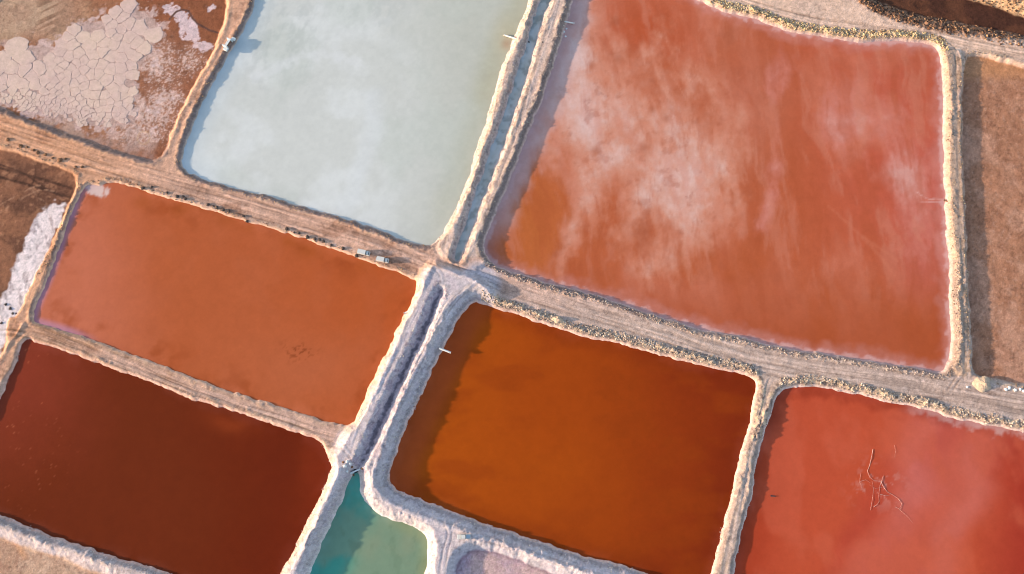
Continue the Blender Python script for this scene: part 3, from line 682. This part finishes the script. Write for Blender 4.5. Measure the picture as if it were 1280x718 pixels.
for k in WATER:
    x, y, d, q, L = wgrid(k)
    pp, qq = plan(x, y, L)
    c = np.clip(WFUN[k](x, y, d, pp, qq), .004, .85)
    c = c * (1 + (fbm(x / 2.2, y / 2.2, 3, 981) - .5) * .10)[:, None]
    sh = ss_(-3.2 - 2.5 * vn(x / 6, y / 6, 983), -.2, d + (fbm(x / 2, y / 2, 3, 985) - .5) * 2)
    c = mix(c, np.minimum(c * np.array([1.25, 1.3, 1.45], f32) + .01, .8), sh * (.45 if k not in ('white', 'pink') else .1) * ss_(.35, .65, fbm(x / 9, y / 9, 3, 987)))
    structure('water', np_mesh('water', np.stack([x, y, np.full(len(x), L)], 1), q, c), WL[k][1], WL[k][0])

# ------------------------------------------------------------------ height lookup for placing things
def hz(x, y):
    i = min(max(int((x - gx[0]) / STEP), 0), nx - 2); j = min(max(int((y - gy[0]) / STEP), 0), ny - 2)
    fx = (x - gx[i]) / STEP; fy = (y - gy[j]) / STEP; Hg = H
    a = Hg[j * nx + i]; b = Hg[j * nx + i + 1]; c = Hg[(j + 1) * nx + i]; d = Hg[(j + 1) * nx + i + 1]
    return float((a * (1 - fx) + b * fx) * (1 - fy) + (c * (1 - fx) + d * fx) * fy)
def at(px_, py_, z=None):
    x, y = G(px_, py_, 0 if z is None else z)
    if z is None:
        for _ in range(4): z = hz(float(x), float(y)); x, y = G(px_, py_, z)
        return Vector((float(x), float(y), z))
    return Vector((float(x), float(y), z))

# ------------------------------------------------------------------ cracked salt crust: plates, each a part of the bed
def crust_plates():
    m, nt, b = new_mat('salt_crust')
    n = tex_noise(nt, .045, 5, .6); cr = nt.nodes.new('ShaderNodeValToRGB'); e = cr.color_ramp.elements
    e[0].position = .35; e[1].position = .66; e[0].color = (*A(230, 200, 184), 1); e[1].color = (*A(218, 186, 180), 1)
    nt.links.new(n.outputs['Fac'], cr.inputs[0]); cur = cr.outputs[0]
    for sc, v in ((.5, .14), (2.6, .16)):
        n = tex_noise(nt, sc, 6, .65); o_ = mrange(nt, n.outputs['Fac'], .3, .7, 1 - v, 1 + v * .6); mx = nt.nodes.new('ShaderNodeVectorMath'); mx.operation = 'SCALE'
        nt.links.new(cur, mx.inputs[0]); nt.links.new(o_, mx.inputs['Scale']); cur = mx.outputs[0]
    nt.links.new(cur, b.inputs['Base Color']); b.inputs['Roughness'].default_value = .92; b.inputs['Specular IOR Level'].default_value = .15
    bp = nt.nodes.new('ShaderNodeBump'); bp.inputs['Strength'].default_value = .5; bp.inputs['Distance'].default_value = .15; nt.links.new(n.outputs['Fac'], bp.inputs['Height']); nt.links.new(bp.outputs[0], b.inputs['Normal'])
    mats = [m]
    pts = []; r_ = random.Random(4); tries = 0
    while tries < 16000:
        tries += 1
        ppx = r_.uniform(-8, 200); ppy = r_.uniform(2, 160)
        x, y = G(ppx, ppy, -1.3); x, y = float(x), float(y)
        if crust_mask(0, 0, np.array([x]), np.array([y]))[0] < .5: continue
        rim = ppy - (130 + ppx * .33)
        rad = 1.25 + 2.9 * float(ss_(-8, -70, np.array(rim))) * (0.5 + float(vn(np.array(x / 9), np.array(y / 9), 9))) + (2.2 if ppx < 62 and ppy < 118 else 0)
        if all((x - a) ** 2 + (y - b) ** 2 > (.5 * (rad + c)) ** 2 for a, b, c in pts): pts.append((x, y, rad))
    proto = []
    n = 0
    P = np.array([(a, b) for a, b, _ in pts])
    for i, (x, y, rad) in enumerate(pts):
        if n >= 299: break
        poly = [(x + rad * r_.uniform(.85, 1.1) * math.cos(t * math.pi / 6), y + rad * r_.uniform(.85, 1.1) * math.sin(t * math.pi / 6)) for t in range(12)]
        ds = np.hypot(P[:, 0] - x, P[:, 1] - y)
        for j in np.argsort(ds)[1:16]:
            if ds[j] > 9: break
            mx_, my_ = (P[j] + (x, y)) / 2; nxv, nyv = (P[j] - (x, y)) / ds[j]; hs = math.sin((i + j) * 12.9898 + abs(i - j) * 78.233) * 43758.5453; hs -= math.floor(hs); off = .0 if hs < .3 else .03 + .16 * (hs - .3)
            f = [((a - mx_) * nxv + (b - my_) * nyv + off) for a, b in poly]; out = []
            for a in range(len(poly)):
                b = (a + 1) % len(poly)
                if f[a] <= 0: out.append(poly[a])
                if (f[a] <= 0) != (f[b] <= 0):
                    t = f[a] / (f[a] - f[b]); out.append((poly[a][0] + t * (poly[b][0] - poly[a][0]), poly[a][1] + t * (poly[b][1] - poly[a][1])))
            poly = out
            if len(poly) < 3: break
        if len(poly) < 3: continue
        rim_ = crust_mask(0, 0, np.array([x - 2.6, x + 2.6, x, x]), np.array([y, y, y - 2.6, y + 2.6])).min() < .5
        if rim_ and r_.random() < .38: continue
        out = []
        for a in range(len(poly)):
            A0 = np.array(poly[a]); B0 = np.array(poly[(a + 1) % len(poly)]); l = np.linalg.norm(B0 - A0); k = max(1, int(l / .55))
            for t in range(k): 
                q = A0 + (B0 - A0) * t / k
                out.append((q[0] + (float(vn(np.array(q[0] * 1.3), np.array(q[1] * 1.3), 77)) - .5) * .75, q[1] + (float(vn(np.array(q[0] * 1.3), np.array(q[1] * 1.3), 78)) - .5) * .75))
        m = len(out); z0 = hz(x, y); th = .05 + .05 * r_.random()
        vs = []
        for s, zz in ((1.0, -.15), (1.0, th * .5), (.95, th)):
            for (a, b) in out: vs.append(((a - x) * s, (b - y) * s, zz))
        fs = [tuple(2 * m + t for t in range(m))]
        for lvl in (0, 1):
            for t in range(m):
                u = (t + 1) % m; fs.append((lvl * m + t, lvl * m + u, (lvl + 1) * m + u, (lvl + 1) * m + t))
        me = bpy.data.meshes.new('salt_plate'); me.from_pydata(vs, [], fs)
        ppx, ppy = plan(x, y, -1.3)
        me.materials.append(mats[0])
        o = bpy.data.objects.new('salt_plate', me); link(o, bed_obj); o.location = (x, y, z0 + .02); n += 1
crust_plates()

# ------------------------------------------------------------------ clods of earth: joined, nobody could count them
ICO_V = None
def ico():
    t = (1 + 5 ** .5) / 2
    v = np.array([(-1, t, 0), (1, t, 0), (-1, -t, 0), (1, -t, 0), (0, -1, t), (0, 1, t), (0, -1, -t), (0, 1, -t), (t, 0, -1), (t, 0, 1), (-t, 0, -1), (-t, 0, 1)], float)
    v /= np.linalg.norm(v[0])
    f = np.array([(0, 11, 5), (0, 5, 1), (0, 1, 7), (0, 7, 10), (0, 10, 11), (1, 5, 9), (5, 11, 4), (11, 10, 2), (10, 7, 6), (7, 1, 8), (3, 9, 4), (3, 4, 2), (3, 2, 6), (3, 6, 8), (3, 8, 9), (4, 9, 5), (2, 4, 11), (6, 2, 10), (8, 6, 7), (9, 8, 1)])
    return v, f
IV, IF = ico()
def clods(name, label, sel, n, size, cols):
    """scatter n clods over terrain vertices chosen with weights sel"""
    w = sel.astype(float); w = w / w.sum()
    idx = rng.choice(len(X), n, p=w)
    cx_, cy_ = X[idx] + rng.uniform(-.3, .3, n), Y[idx] + rng.uniform(-.3, .3, n); cz_ = H[idx]
    s = size[0] + (size[1] - size[0]) * rng.random(n) ** 2.2
    jit = 1 + (rng.random((n, 12, 1)) - .5) * .55
    v = IV[None] * jit * np.stack([s * rng.uniform(.8, 1.3, n), s * rng.uniform(.8, 1.3, n), s * rng.uniform(.55, .9, n)], 1)[:, None, :]
    a = rng.uniform(0, 6.28, n); ca, sa = np.cos(a)[:, None], np.sin(a)[:, None]
    v = np.stack([v[..., 0] * ca - v[..., 1] * sa, v[..., 0] * sa + v[..., 1] * ca, v[..., 2]], -1)
    v += np.stack([cx_, cy_, cz_ + s * .25], 1)[:, None, :]
    f = (IF[None] + (np.arange(n) * 12)[:, None, None]).reshape(-1, 3)
    cc = np.array([A(*c) for c in cols])[rng.integers(0, len(cols), n)] * rng.uniform(.85, 1.15, (n, 1))
    me = np_mesh(name, v.reshape(-1, 3), f, np.repeat(cc, 12, 0), False); me.materials.append(SOIL)
    o = bpy.data.objects.new(name, me); link(o); o['kind'] = 'stuff'; o['label'] = label
    return o
def band(k, a, b): return (D[k] > a) & (D[k] < b)
clods('salt_clods', 'small white salt lumps along the waterline of the orange, red and maroon ponds', (band('orange', -.9, .7) & ((px < 600) | (py > 600))) | band('red', -.4, .6) | band('maroon', -.3, .5), 2200, (.06, .26), [(226, 200, 196), (206, 180, 176), (150, 110, 100)])
clods('earth_clods', 'rough pale yellow clods along the top edge of the big pink pond', band('pink', 1.2, 5.5) & (py < 66) & (px > 850) & (px < 1185), 2600, (.12, .5), [(218, 188, 138), (206, 176, 140), (228, 204, 166), (140, 112, 88)])
clods('earth_clods', 'loose clods along the foot of the big pink pond', band('pink', 1.2, 3.6) & (py > 325), 1900, (.1, .34), [(196, 168, 152), (216, 194, 180), (134, 112, 104)])
clods('earth_clods', 'grey clods along the road edge above the orange pond', band('orange', 1.2, 5) & (px > 600) & (px < 945) & (py < 475), 2200, (.1, .42), [(200, 176, 158), (220, 200, 182), (146, 124, 112)])
clods('earth_clods', 'pale clods along the road edge above the red pond', band('red', 1.0, 4.4) & (py < 545) & (px > 975), 1500, (.1, .4), [(208, 182, 160), (226, 204, 184), (146, 122, 108)])
clods('earth_clods', 'dark dug clods beside the trench at the top right', band('trench', .3, 9) & (py < 50 + (px - 1100) * .05), 3000, (.15, .55), [(150, 110, 84), (118, 82, 62), (186, 142, 108), (84, 62, 54)])
clods('earth_clods', 'orange clods along the left dirt road', (band('field', .8, 3) | band('salmon', .6, 2.4) | band('white', .8, 2.6)) & (py < 345) & (px < 530), 1700, (.08, .3), [(206, 158, 118), (222, 180, 140), (140, 100, 80)])
clods('salt_clods', 'white salty lumps on the canal banks', (band('teal', .5, 3) | band('orange', .6, 3.5) | band('maroon', .6, 2.5) | band('ditch', .3, 3) | band('salmon', .6, 3)) & (F['rz'] > .8) & (py > 330), 2400, (.08, .26), [(222, 212, 208), (206, 194, 196), (230, 216, 200)])
clods('salt_clods', 'salt-caked lumps on the upper canal banks', (band('canal', .3, 2.2) | band('white', .5, 2.6) | band('pink', .5, 2.8)) & (F['rz'] > .5) & (py < 330) & (px > 540) & (px < 730), 1300, (.08, .28), [(214, 196, 182), (190, 168, 156), (230, 214, 196)])
clods('earth_clods', 'clods on the dike beside the dry brown bed', (band('brown', .4, 3.2) | band('pink', 1, 4)) & (px > 1178) & (px < 1280) & (py > 60) & (py < 490), 1000, (.1, .36), [(196, 172, 146), (180, 152, 128), (140, 116, 100)])

# ------------------------------------------------------------------ things
class MB:
    def __init__(s): s.v = []; s.f = []
    def box(s, c, d, rz=0.0, top=(1, 1), shift=0.0):
        """box centred at c, size d, top face scaled by top and shifted along x"""
        b = len(s.v); ca, sa = math.cos(rz), math.sin(rz)
        for z, kx, ky, sh in ((-1, 1, 1, 0), (1, top[0], top[1], shift)):
            for x, y in ((-1, -1), (1, -1), (1, 1), (-1, 1)):
                X_, Y_ = x * d[0] / 2 * kx + sh, y * d[1] / 2 * ky
                s.v.append((c[0] + X_ * ca - Y_ * sa, c[1] + X_ * sa + Y_ * ca, c[2] + z * d[2] / 2))
        for q in ((0, 3, 2, 1), (4, 5, 6, 7), (0, 1, 5, 4), (1, 2, 6, 5), (2, 3, 7, 6), (3, 0, 4, 7)): s.f.append(tuple(b + i for i in q))
        return s
    def tube(s, pts, r, n=8, hollow=False, r1=None):
        pts = [Vector(p) for p in pts]; b0 = len(s.v); m = len(pts)
        rings = []
        for i, p in enumerate(pts):
            d = (pts[min(i + 1, m - 1)] - pts[max(i - 1, 0)]).normalized()
            u = d.cross(Vector((0, 0, 1)));  u = u.normalized() if u.length > 1e-3 else Vector((1, 0, 0))
            w = d.cross(u); rr = r if r1 is None else r + (r1 - r) * i / (m - 1)
            rings.append((p, u, w, rr))
            for k in range(n):
                a = 2 * math.pi * k / n; s.v.append(tuple(p + (u * math.cos(a) + w * math.sin(a)) * rr))
        for i in range(m - 1):
            for k in range(n):
                l = (k + 1) % n; s.f.append((b0 + i * n + k, b0 + i * n + l, b0 + (i + 1) * n + l, b0 + (i + 1) * n + k))
        if hollow:
            p, u, w, rr = rings[-1]; d = (pts[-1] - pts[-2]).normalized(); c0 = len(s.v)
            for off, q in ((0, .8), (-.6, .8)):
                for k in range(n):
                    a = 2 * math.pi * k / n; s.v.append(tuple(p + d * off + (u * math.cos(a) + w * math.sin(a)) * rr * q))
            e = b0 + (m - 1) * n
            for k in range(n):
                l = (k + 1) % n; s.f.append((e + k, e + l, c0 + l, c0 + k)); s.f.append((c0 + k, c0 + l, c0 + n + l, c0 + n + k))
            s.f.append(tuple(c0 + n + k for k in range(n)))
        else: s.f.append(tuple(b0 + (m - 1) * n + k for k in range(n)))
        s.f.append(tuple(b0 + k for k in reversed(range(n))))
        return s
    def build(s, name, mat, parent=None, bevel=0.0, smooth=False):
        me = bpy.data.meshes.new(name); me.from_pydata(s.v, [], s.f); me.materials.append(mat)
        if bevel:
            import bmesh
            bm = bmesh.new(); bm.from_mesh(me); bmesh.ops.bevel(bm, geom=bm.edges[:], offset=bevel, segments=2, affect='EDGES', profile=.6, clamp_overlap=True)
            bmesh.ops.recalc_face_normals(bm, faces=bm.faces[:]); bm.to_mesh(me); bm.free()
        if smooth: me.polygons.foreach_set('use_smooth', [True] * len(me.polygons))
        return link(bpy.data.objects.new(name, me), parent)
def tag(o, label, cat, group=None):
    o['label'] = label; o['category'] = cat
    if group: o['group'] = group
    return o
def thing(name, loc, rz, label, cat, group=None):
    o = bpy.data.objects.new(name, None); link(o); o.location = loc; o.rotation_euler = (0, 0, rz); o.empty_display_size = .3
    return tag(o, label, cat, group)
M_WHITE = plain('white_paint', (.56, .53, .49), .5, 0, .05, 2, 0)
M_BLUEW = plain('bed_liner', (.52, .60, .64), .5, 0, .1, 4, 0)
M_GLASS = plain('dark_glass', (.03, .045, .05), .08, 0, .1, 2, 0, .6)
M_TYRE = plain('tyre_rubber', (.02, .02, .02), .85, 0, .2, 6)
M_STEEL = plain('grey_steel', (.45, .46, .47), .4, .6, .1, 4)
M_PIPE = plain('pale_pipe', (.72, .66, .60), .6, 0, .12, 3)
M_CONC = plain('concrete', (.62, .62, .60), .9, 0, .12, 2.5, .3)
M_DARK = plain('dark_hole', (.03, .03, .035), .9, 0, .2, 3)
M_RUST = plain('rusty_iron', (.22, .11, .06), .8, .2, .3, 5, .2)
M_LIGHT = plain('lamp_lens', (.7, .25, .2), .3, 0, .1, 5)

# white pickup parked on the white bank
def vehicle_wheels(t, xs, w, r=.38):
    for x in xs:
        for sd in (-1, 1):
            o = MB().tube([(0, -.13, 0), (0, .13, 0)], r, 14).build('wheel', M_TYRE, t, smooth=False); o.location = (x, sd * w, r)
            MB().tube([(0, -.02, 0), (0, .02, 0)], r * .58, 10).build('rim', M_STEEL, o).location = (0, sd * .125, 0)
p = at(580, 671)
t = thing('pickup_truck', p, math.radians(180 + 2), 'white pickup truck with an open bed parked on the white bank below the orange pond', 'pickup truck')
MB().box((0, 0, .62), (5.3, 1.86, .34)).build('chassis', M_WHITE, t, .06)
MB().box((2.0, 0, .98), (1.35, 1.82, .40), top=(.92, .94)).build('bonnet', M_WHITE, t, .09)
MB().box((.25, 0, 1.02), (2.3, 1.86, .50)).build('body', M_WHITE, t, .05)
cb = MB().box((.2, 0, 1.52), (2.1, 1.72, .52), top=(.78, .84)).build('cab_window', M_GLASS, t, .04)
MB().box((.15, 0, 1.80), (1.66, 1.46, .07)).build('roof', M_WHITE, t, .03)
MB().box((-1.75, 0, .84), (1.72, 1.5, .06)).build('bed_floor', M_BLUEW, t)
for sd in (-1, 1): MB().box((-1.78, sd * .87, 1.06), (1.75, .12, .56)).build('bed_side', M_WHITE, t, .03)
MB().box((-2.64, 0, 1.05), (.09, 1.84, .56)).build('tailgate', M_WHITE, t, .02)
MB().box((2.68, 0, .55), (.14, 1.8, .26)).build('bumper', M_STEEL, t, .04)
for sd in (-1, 1):
    MB().box((2.66, sd * .68, .98), (.08, .32, .18)).build('headlight', M_CONC, t)
    MB().box((.95, sd * 1.02, 1.3), (.12, .2, .18)).build('mirror', M_WHITE, t, .03)
vehicle_wheels(t, (1.68, -1.62), .86)

# two small white trucks at the edge of the left road
for i, (q, r, lb) in enumerate((((455, 317), -13, 'white box truck parked on the left road edge, the farther one from the canal'), ((478.5, 326), -11, 'white box truck parked on the left road edge, the nearer one to the canal'))):
    p = at(*q); t = thing('box_truck', p, math.radians(r), lb, 'truck', 'white trucks parked along the left road')
    MB().box((-.2, 0, .58), (5.6, 1.5, .22)).build('chassis', M_STEEL, t)
    MB().box((-.75, 0, 1.55), (3.6 - .3 * i, 1.95, 1.7)).build('cargo_box', M_WHITE, t, .04)
    MB().box((2.0, 0, 1.15), (1.5, 1.86, 1.1)).build('cab', M_WHITE, t, .1)
    w_ = MB().box((2.0, 0, 1.78), (1.3, 1.72, .5), top=(.72, .85), shift=-.12).build('windscreen', M_GLASS, t, .03)
    MB().box((1.86, 0, 2.05), (.98, 1.5, .07)).build('roof', M_WHITE, t, .03)
    MB().box((2.78, 0, .62), (.1, 1.8, .24)).build('bumper', M_STEEL, t, .02)
    vehicle_wheels(t, (1.9, -1.75), .86)

# pipes that stick out of the banks
def pipe(a, b, za, zb, r, label, cat='pipe', flange=True, mat=M_PIPE, bend=True):
    A_ = at(*a, za); B_ = at(*b, zb); t = thing('outlet_pipe', A_, 0, label, cat, 'pipes in the pond banks')
    d = B_ - A_
    MB().tube([(0, 0, 0), tuple(d * .5), tuple(d)], r, 12, True).build('tube', mat, t, smooth=False)
    if flange: MB().tube([tuple(d * .96), tuple(d * 1.0)], r * 1.25, 12, True).build('collar', mat, t)
    n = Vector((-d.y, d.x, 0)).normalized() * .35; e = d * .8
    for sgn in (-1, 1): MB().tube([tuple(e + n * sgn), tuple(e + n * sgn + Vector((0, 0, -1.2)))], .07, 6).build('support', M_RUST, t)
    return t
pipe((646, 49), (630, 44), -.2, -.75, .38, 'pale pipe sticking out into the milky white pond')
pipe((700, 26), (718, 29.5), -.2, -.7, .34, 'white pipe sticking out into the top left of the pink pond')
pipe((549, 435.5), (563.5, 441), 1.7, 1.1, .40, 'white pipe sticking out into the left side of the burnt orange pond')
pipe((515, 388), (505, 392), -.0, -.35, .40, 'short pale pipe sticking into the salmon pond from the canal bank')
pipe((1190, 255), (1180, 250), -.3, -1.1, .30, 'small dark pipe trickling salt into the right side of the pink pond', mat=M_RUST)
pipe((969, 620.5), (963, 620), -1.2, -1.3, .24, 'short dark pipe lying in the left side of the red pond', mat=M_DARK, flange=False)

# sluice on the dike between the cracked bed and the white pond
p = at(285, 55); t = thing('sluice', p, math.radians(-27), 'white concrete sluice set in the dike beside the milky pond', 'sluice')
for y_ in (-2.0, 2.0): MB().box((0, y_, .55), (2.9, .5, 1.7)).build('side_wall', M_CONC, t, .05)
MB().box((-.5, 0, .30), (.5, 3.5, 1.1)).build('head_wall', M_CONC, t, .04)
MB().box((.6, 0, 1.5), (.7, 4.6, .18)).build('walkway', M_CONC, t, .03)
g = MB().box((.6, 0, .6), (.12, 3.4, 1.5)).build('gate', M_RUST, t); MB().tube([(.6, 0, 1.5), (.6, 0, 2.5)], .06, 8).build('gate_stem', M_STEEL, g)
MB().box((.9, -3.1, .5), (2.1, 1.5, 1.0)).build('block', M_CONC, t, .08)
MB().box((1.2, 3.2, .35), (1.7, 1.4, .9), .2).build('block', M_CONC, t, .08)

# culvert under the crossing above the teal pond
p = at(445, 590, -.9); t = thing('culvert', p, math.radians(-66), 'dark culvert mouth between rocks at the top of the teal pond', 'culvert')
MB().tube([(-3.5, 0, .3), (.4, 0, .1)], .75, 16, True).build('pipe', M_DARK, t)
MB().box((-.2, 1.5, .2), (.5, 1.5, 1.9)).build('head_wall', M_CONC, t, .05); MB().box((-.2, -1.5, .2), (.5, 1.5, 1.9)).build('head_wall', M_CONC, t, .05)
MB().box((-.25, 0, 1.25), (.6, 4.4, .35)).build('lintel', M_CONC, t, .05)

# rocks: one shape per object
ROCKM = {'dark': plain('dark_rock', (.085, .06, .05), .95, 0, .35, 3, .5, .1), 'brown': plain('brown_rock', (.20, .10, .055), .95, 0, .35, 3, .5, .1),
         'pale': plain('pale_rock', (.55, .45, .34), .95, 0, .25, 3, .5), 'salt': plain('salt_rock', (.7, .66, .62), .9, 0, .15, 3, .5)}
def rock_mesh(seed, s, flat=.6):
    import bmesh
    bm = bmesh.new(); bmesh.ops.create_icosphere(bm, subdivisions=2, radius=1); r = random.Random(seed)
    o = Vector((r.random() * 9, r.random() * 9, r.random() * 9))
    from mathutils import noise
    for v in bm.verts:
        k = 1 + noise.noise(v.co * 1.3 + o) * .55 + noise.noise(v.co * 3.1 + o) * .2
        v.co = Vector((v.co.x * k, v.co.y * k, v.co.z * k * flat)) * s
    me = bpy.data.meshes.new('rock'); bm.to_mesh(me); bm.free(); return me
rmesh = [rock_mesh(i, 1.0) for i in range(7)]
ORD = ['leftmost', 'second', 'third', 'fourth', 'fifth', 'sixth', 'seventh', 'eighth', 'ninth', 'tenth', 'eleventh', 'twelfth', 'thirteenth', 'fourteenth', 'fifteenth', 'sixteenth', 'seventeenth', 'eighteenth', 'nineteenth', 'twentieth', 'twenty-first', 'twenty-second', 'twenty-third']
CNT = {}
def rock(px_, py_, s, kind, label, cat='rock', group=None, z=None, name='rock', sy=1.0, dz=.1):
    me = rmesh[(int(px_) * 7 + int(py_)) % 7]
    i_ = CNT.get(label, 0); CNT[label] = i_ + 1; label = label + ', ' + ORD[i_] + (' of them' if i_ == 0 else ' from left')
    key = me.name + kind
    if key not in bpy.data.meshes:
        m2 = me.copy(); m2.name = key; m2.materials.clear(); m2.materials.append(ROCKM[kind])
    o = bpy.data.objects.new(name, bpy.data.meshes[key]); link(o); p = at(px_, py_, z)
    o.location = p + Vector((0, 0, s * dz)); o.scale = (s, s * sy, s); o.rotation_euler = (0, 0, (px_ * 1.7) % 6.28)
    return tag(o, label, cat, group)
GR = 'dark rocks along the upper shore of the salmon pond'
for a, b, s in sorted([(178.5, 236, .95), (190, 234, .6), (209, 241, .6), (221.5, 246, .8), (229, 246, .6), (232, 249, .8), (260.5, 256, .7), (267, 258, .5), (271.5, 260, .75), (279.5, 263, .75), (286, 264.5, .8), (304.5, 270.5, .7), (309, 277, .75), (358.5, 286.5, .8), (368, 291, .5), (373.5, 292, .6), (384.5, 297, .85), (394, 299, .75), (399.5, 300, .7), (404.5, 302, .75), (414, 307, .7), (429, 311, .8), (446, 320, .85)]):
    rock(a, b, s, 'dark', 'dark rock above the upper shore of the salmon pond', group=GR, dz=.35)
GR = 'dark clods in a row at the edge of the left road'
for a, b, s in sorted([(10, 175, .8), (26, 183, .9), (34, 184, .5), (42, 188, .7), (48, 191, .9), (57, 194, .8), (66, 198, .5), (75, 201, 1.1), (82, 199, .6), (95, 209, .6), (103, 209, .7)]):
    rock(a, b, s, 'brown', 'brown clod in the row above the brown field', group=GR, dz=.3)
GR = 'dark lumps lying in the shallow of the salmon pond'
for a, b, s in sorted([(353, 435, .35), (358, 436, .3), (368, 446, .4), (371, 449, .45), (374, 447, .35), (379, 444, .4), (380, 441, .3), (387, 440, .35), (391, 435, .3), (367, 457, .3), (366, 461, .25)]):
    rock(a, b, s, 'brown', 'small brown lump in the shallow salmon pond', group=GR, z=-.82)
GR = 'dark spots on the salt drift'
for a, b, s in sorted([(7, 381, .6), (13, 386, .65), (16, 392, .5), (2, 404, .6), (20, 392, .35)]):
    rock(a, b, s, 'dark', 'grey stone on the white salt drift', group=GR)
GR = 'pale boulders on the road edge above the brown bed'
for a, b, s in sorted([(1257, 487, .75), (1261, 485, .7), (1269, 488, .65), (1275, 487, .6), (1209, 484, .5), (1279, 489, .6)]):
    rock(a, b, s, 'salt', 'pale boulder on the road edge below the brown bed', group=GR, dz=.3)
GR = 'rocks around the culvert'
for a, b, s in sorted([(434, 577, .6), (438, 580, .6), (431, 583, .7), (434, 589, .6), (440, 584, .55), (453, 586, .5), (442, 594, .55), (429, 578, .5)]):
    rock(a, b, s, 'brown' if s < .58 else 'salt', 'stone beside the culvert above the teal pond', group=GR, dz=.25)
GR = 'dark stones at the top of the upper canal'
for a, b, s in sorted([(661, 53, .6), (665, 51, .65), (663, 56, .5), (668, 48, .5), (664, 60, .4), (705, 40, .5), (707, 46, .5), (708, 36, .45), (678, 53, .35)]):
    rock(a, b, s, 'dark' if a < 680 else 'salt', 'stone beside the upper canal near two pipes', group=GR, dz=.2, z=None if a < 700 else -1.35)

# heaps of spoil
def heap(px_, py_, rx, ry, h, rz, label, col, seed):
    n, m = 40, 12; p = at(px_, py_); vs = []; fs = []
    for j in range(m + 1):
        for i in range(n):
            a = 2 * math.pi * i / n; r = j / m
            e = 1 + .22 * (float(vn(np.array(math.cos(a) * 1.7 + 5), np.array(math.sin(a) * 1.7 + seed), seed)) - .5) * 2
            x, y = math.cos(a) * rx * r * e, math.sin(a) * ry * r * e
            z = h * (1 - r) ** .9 * (1 + .5 * (float(fbm(np.array(x * 1.4 + seed), np.array(y * 1.4), 3, seed)) - .5)) if r < 1 else -.5
            vs.append((x, y, z))
    for j in range(m):
        for i in range(n):
            k = (i + 1) % n; fs.append((j * n + i, (j + 1) * n + i, (j + 1) * n + k, j * n + k))
    me = bpy.data.meshes.new('soil_heap'); me.from_pydata(vs, [], fs); me.materials.append(col)
    o = link(bpy.data.objects.new('soil_heap', me)); o.location = p; o.rotation_euler = (0, 0, math.radians(rz)); return tag(o, label, 'heap')
M_HEAP = plain('heap_soil', A(204, 178, 156), .95, 0, .25, 1.8, .6, .2)
heap(1227, 480, 4.2, 3.6, 2.4, 0, 'pale yellow conical heap of earth at the foot of the dry brown bed', M_HEAP, 3)
heap(697, 400, 3.2, 1.5, 1.9, -14, 'pale heap of earth casting a long shadow on the road above the orange pond', M_HEAP, 5)

# dead branches crusted with salt in the red pond
t = thing('dead_bush', at(1100, 600, -1.35), 0, 'dead branching brush crusted with white salt in the red pond', 'dead bush')
M_SALT = plain('salt_crusted_wood', (.56, .36, .31), .85, 0, .4, 1.2)
def br(pts, r, dz=.12):
    q = [at(a, b, -1.35) - at(1100, 600, -1.35) + Vector((0, 0, dz + .12 * math.sin(i * 2.1))) for i, (a, b) in enumerate(pts)]
    MB().tube([tuple(v) for v in q], r * .5, 6, r1=r * .15).build('branch', M_SALT, t)
for pts, r in (([(1091, 562), (1089, 572), (1087, 582), (1084, 589), (1087, 597), (1093, 601), (1100, 602)], .16), ([(1104, 595), (1102, 601), (1100, 607), (1099, 613), (1098, 620)], .12),
               ([(1101, 602), (1104, 609), (1109, 615), (1116, 619), (1123, 624)], .18), ([(1100, 618), (1107, 620), (1113, 619)], .12), ([(1075, 602), (1082, 600), (1088, 604)], .1),
               ([(1123, 624), (1127, 630), (1124, 637)], .13), ([(1092, 634), (1096, 631), (1099, 627), (1098, 620)], .12), ([(1088, 638), (1090, 625), (1092, 612), (1090, 602)], .08),
               ([(1119, 634), (1125, 637), (1129, 630)], .1), ([(1118, 557), (1119, 565), (1118, 572)], .06), ([(1076, 592), (1074, 602), (1078, 612)], .07), ([(1104, 609), (1094, 611), (1086, 606)], .06),
               ([(1124, 637), (1134, 646), (1141, 654)], .06)):
    br(pts, r)
print('terrain verts', len(V), 'quads', len(quads))
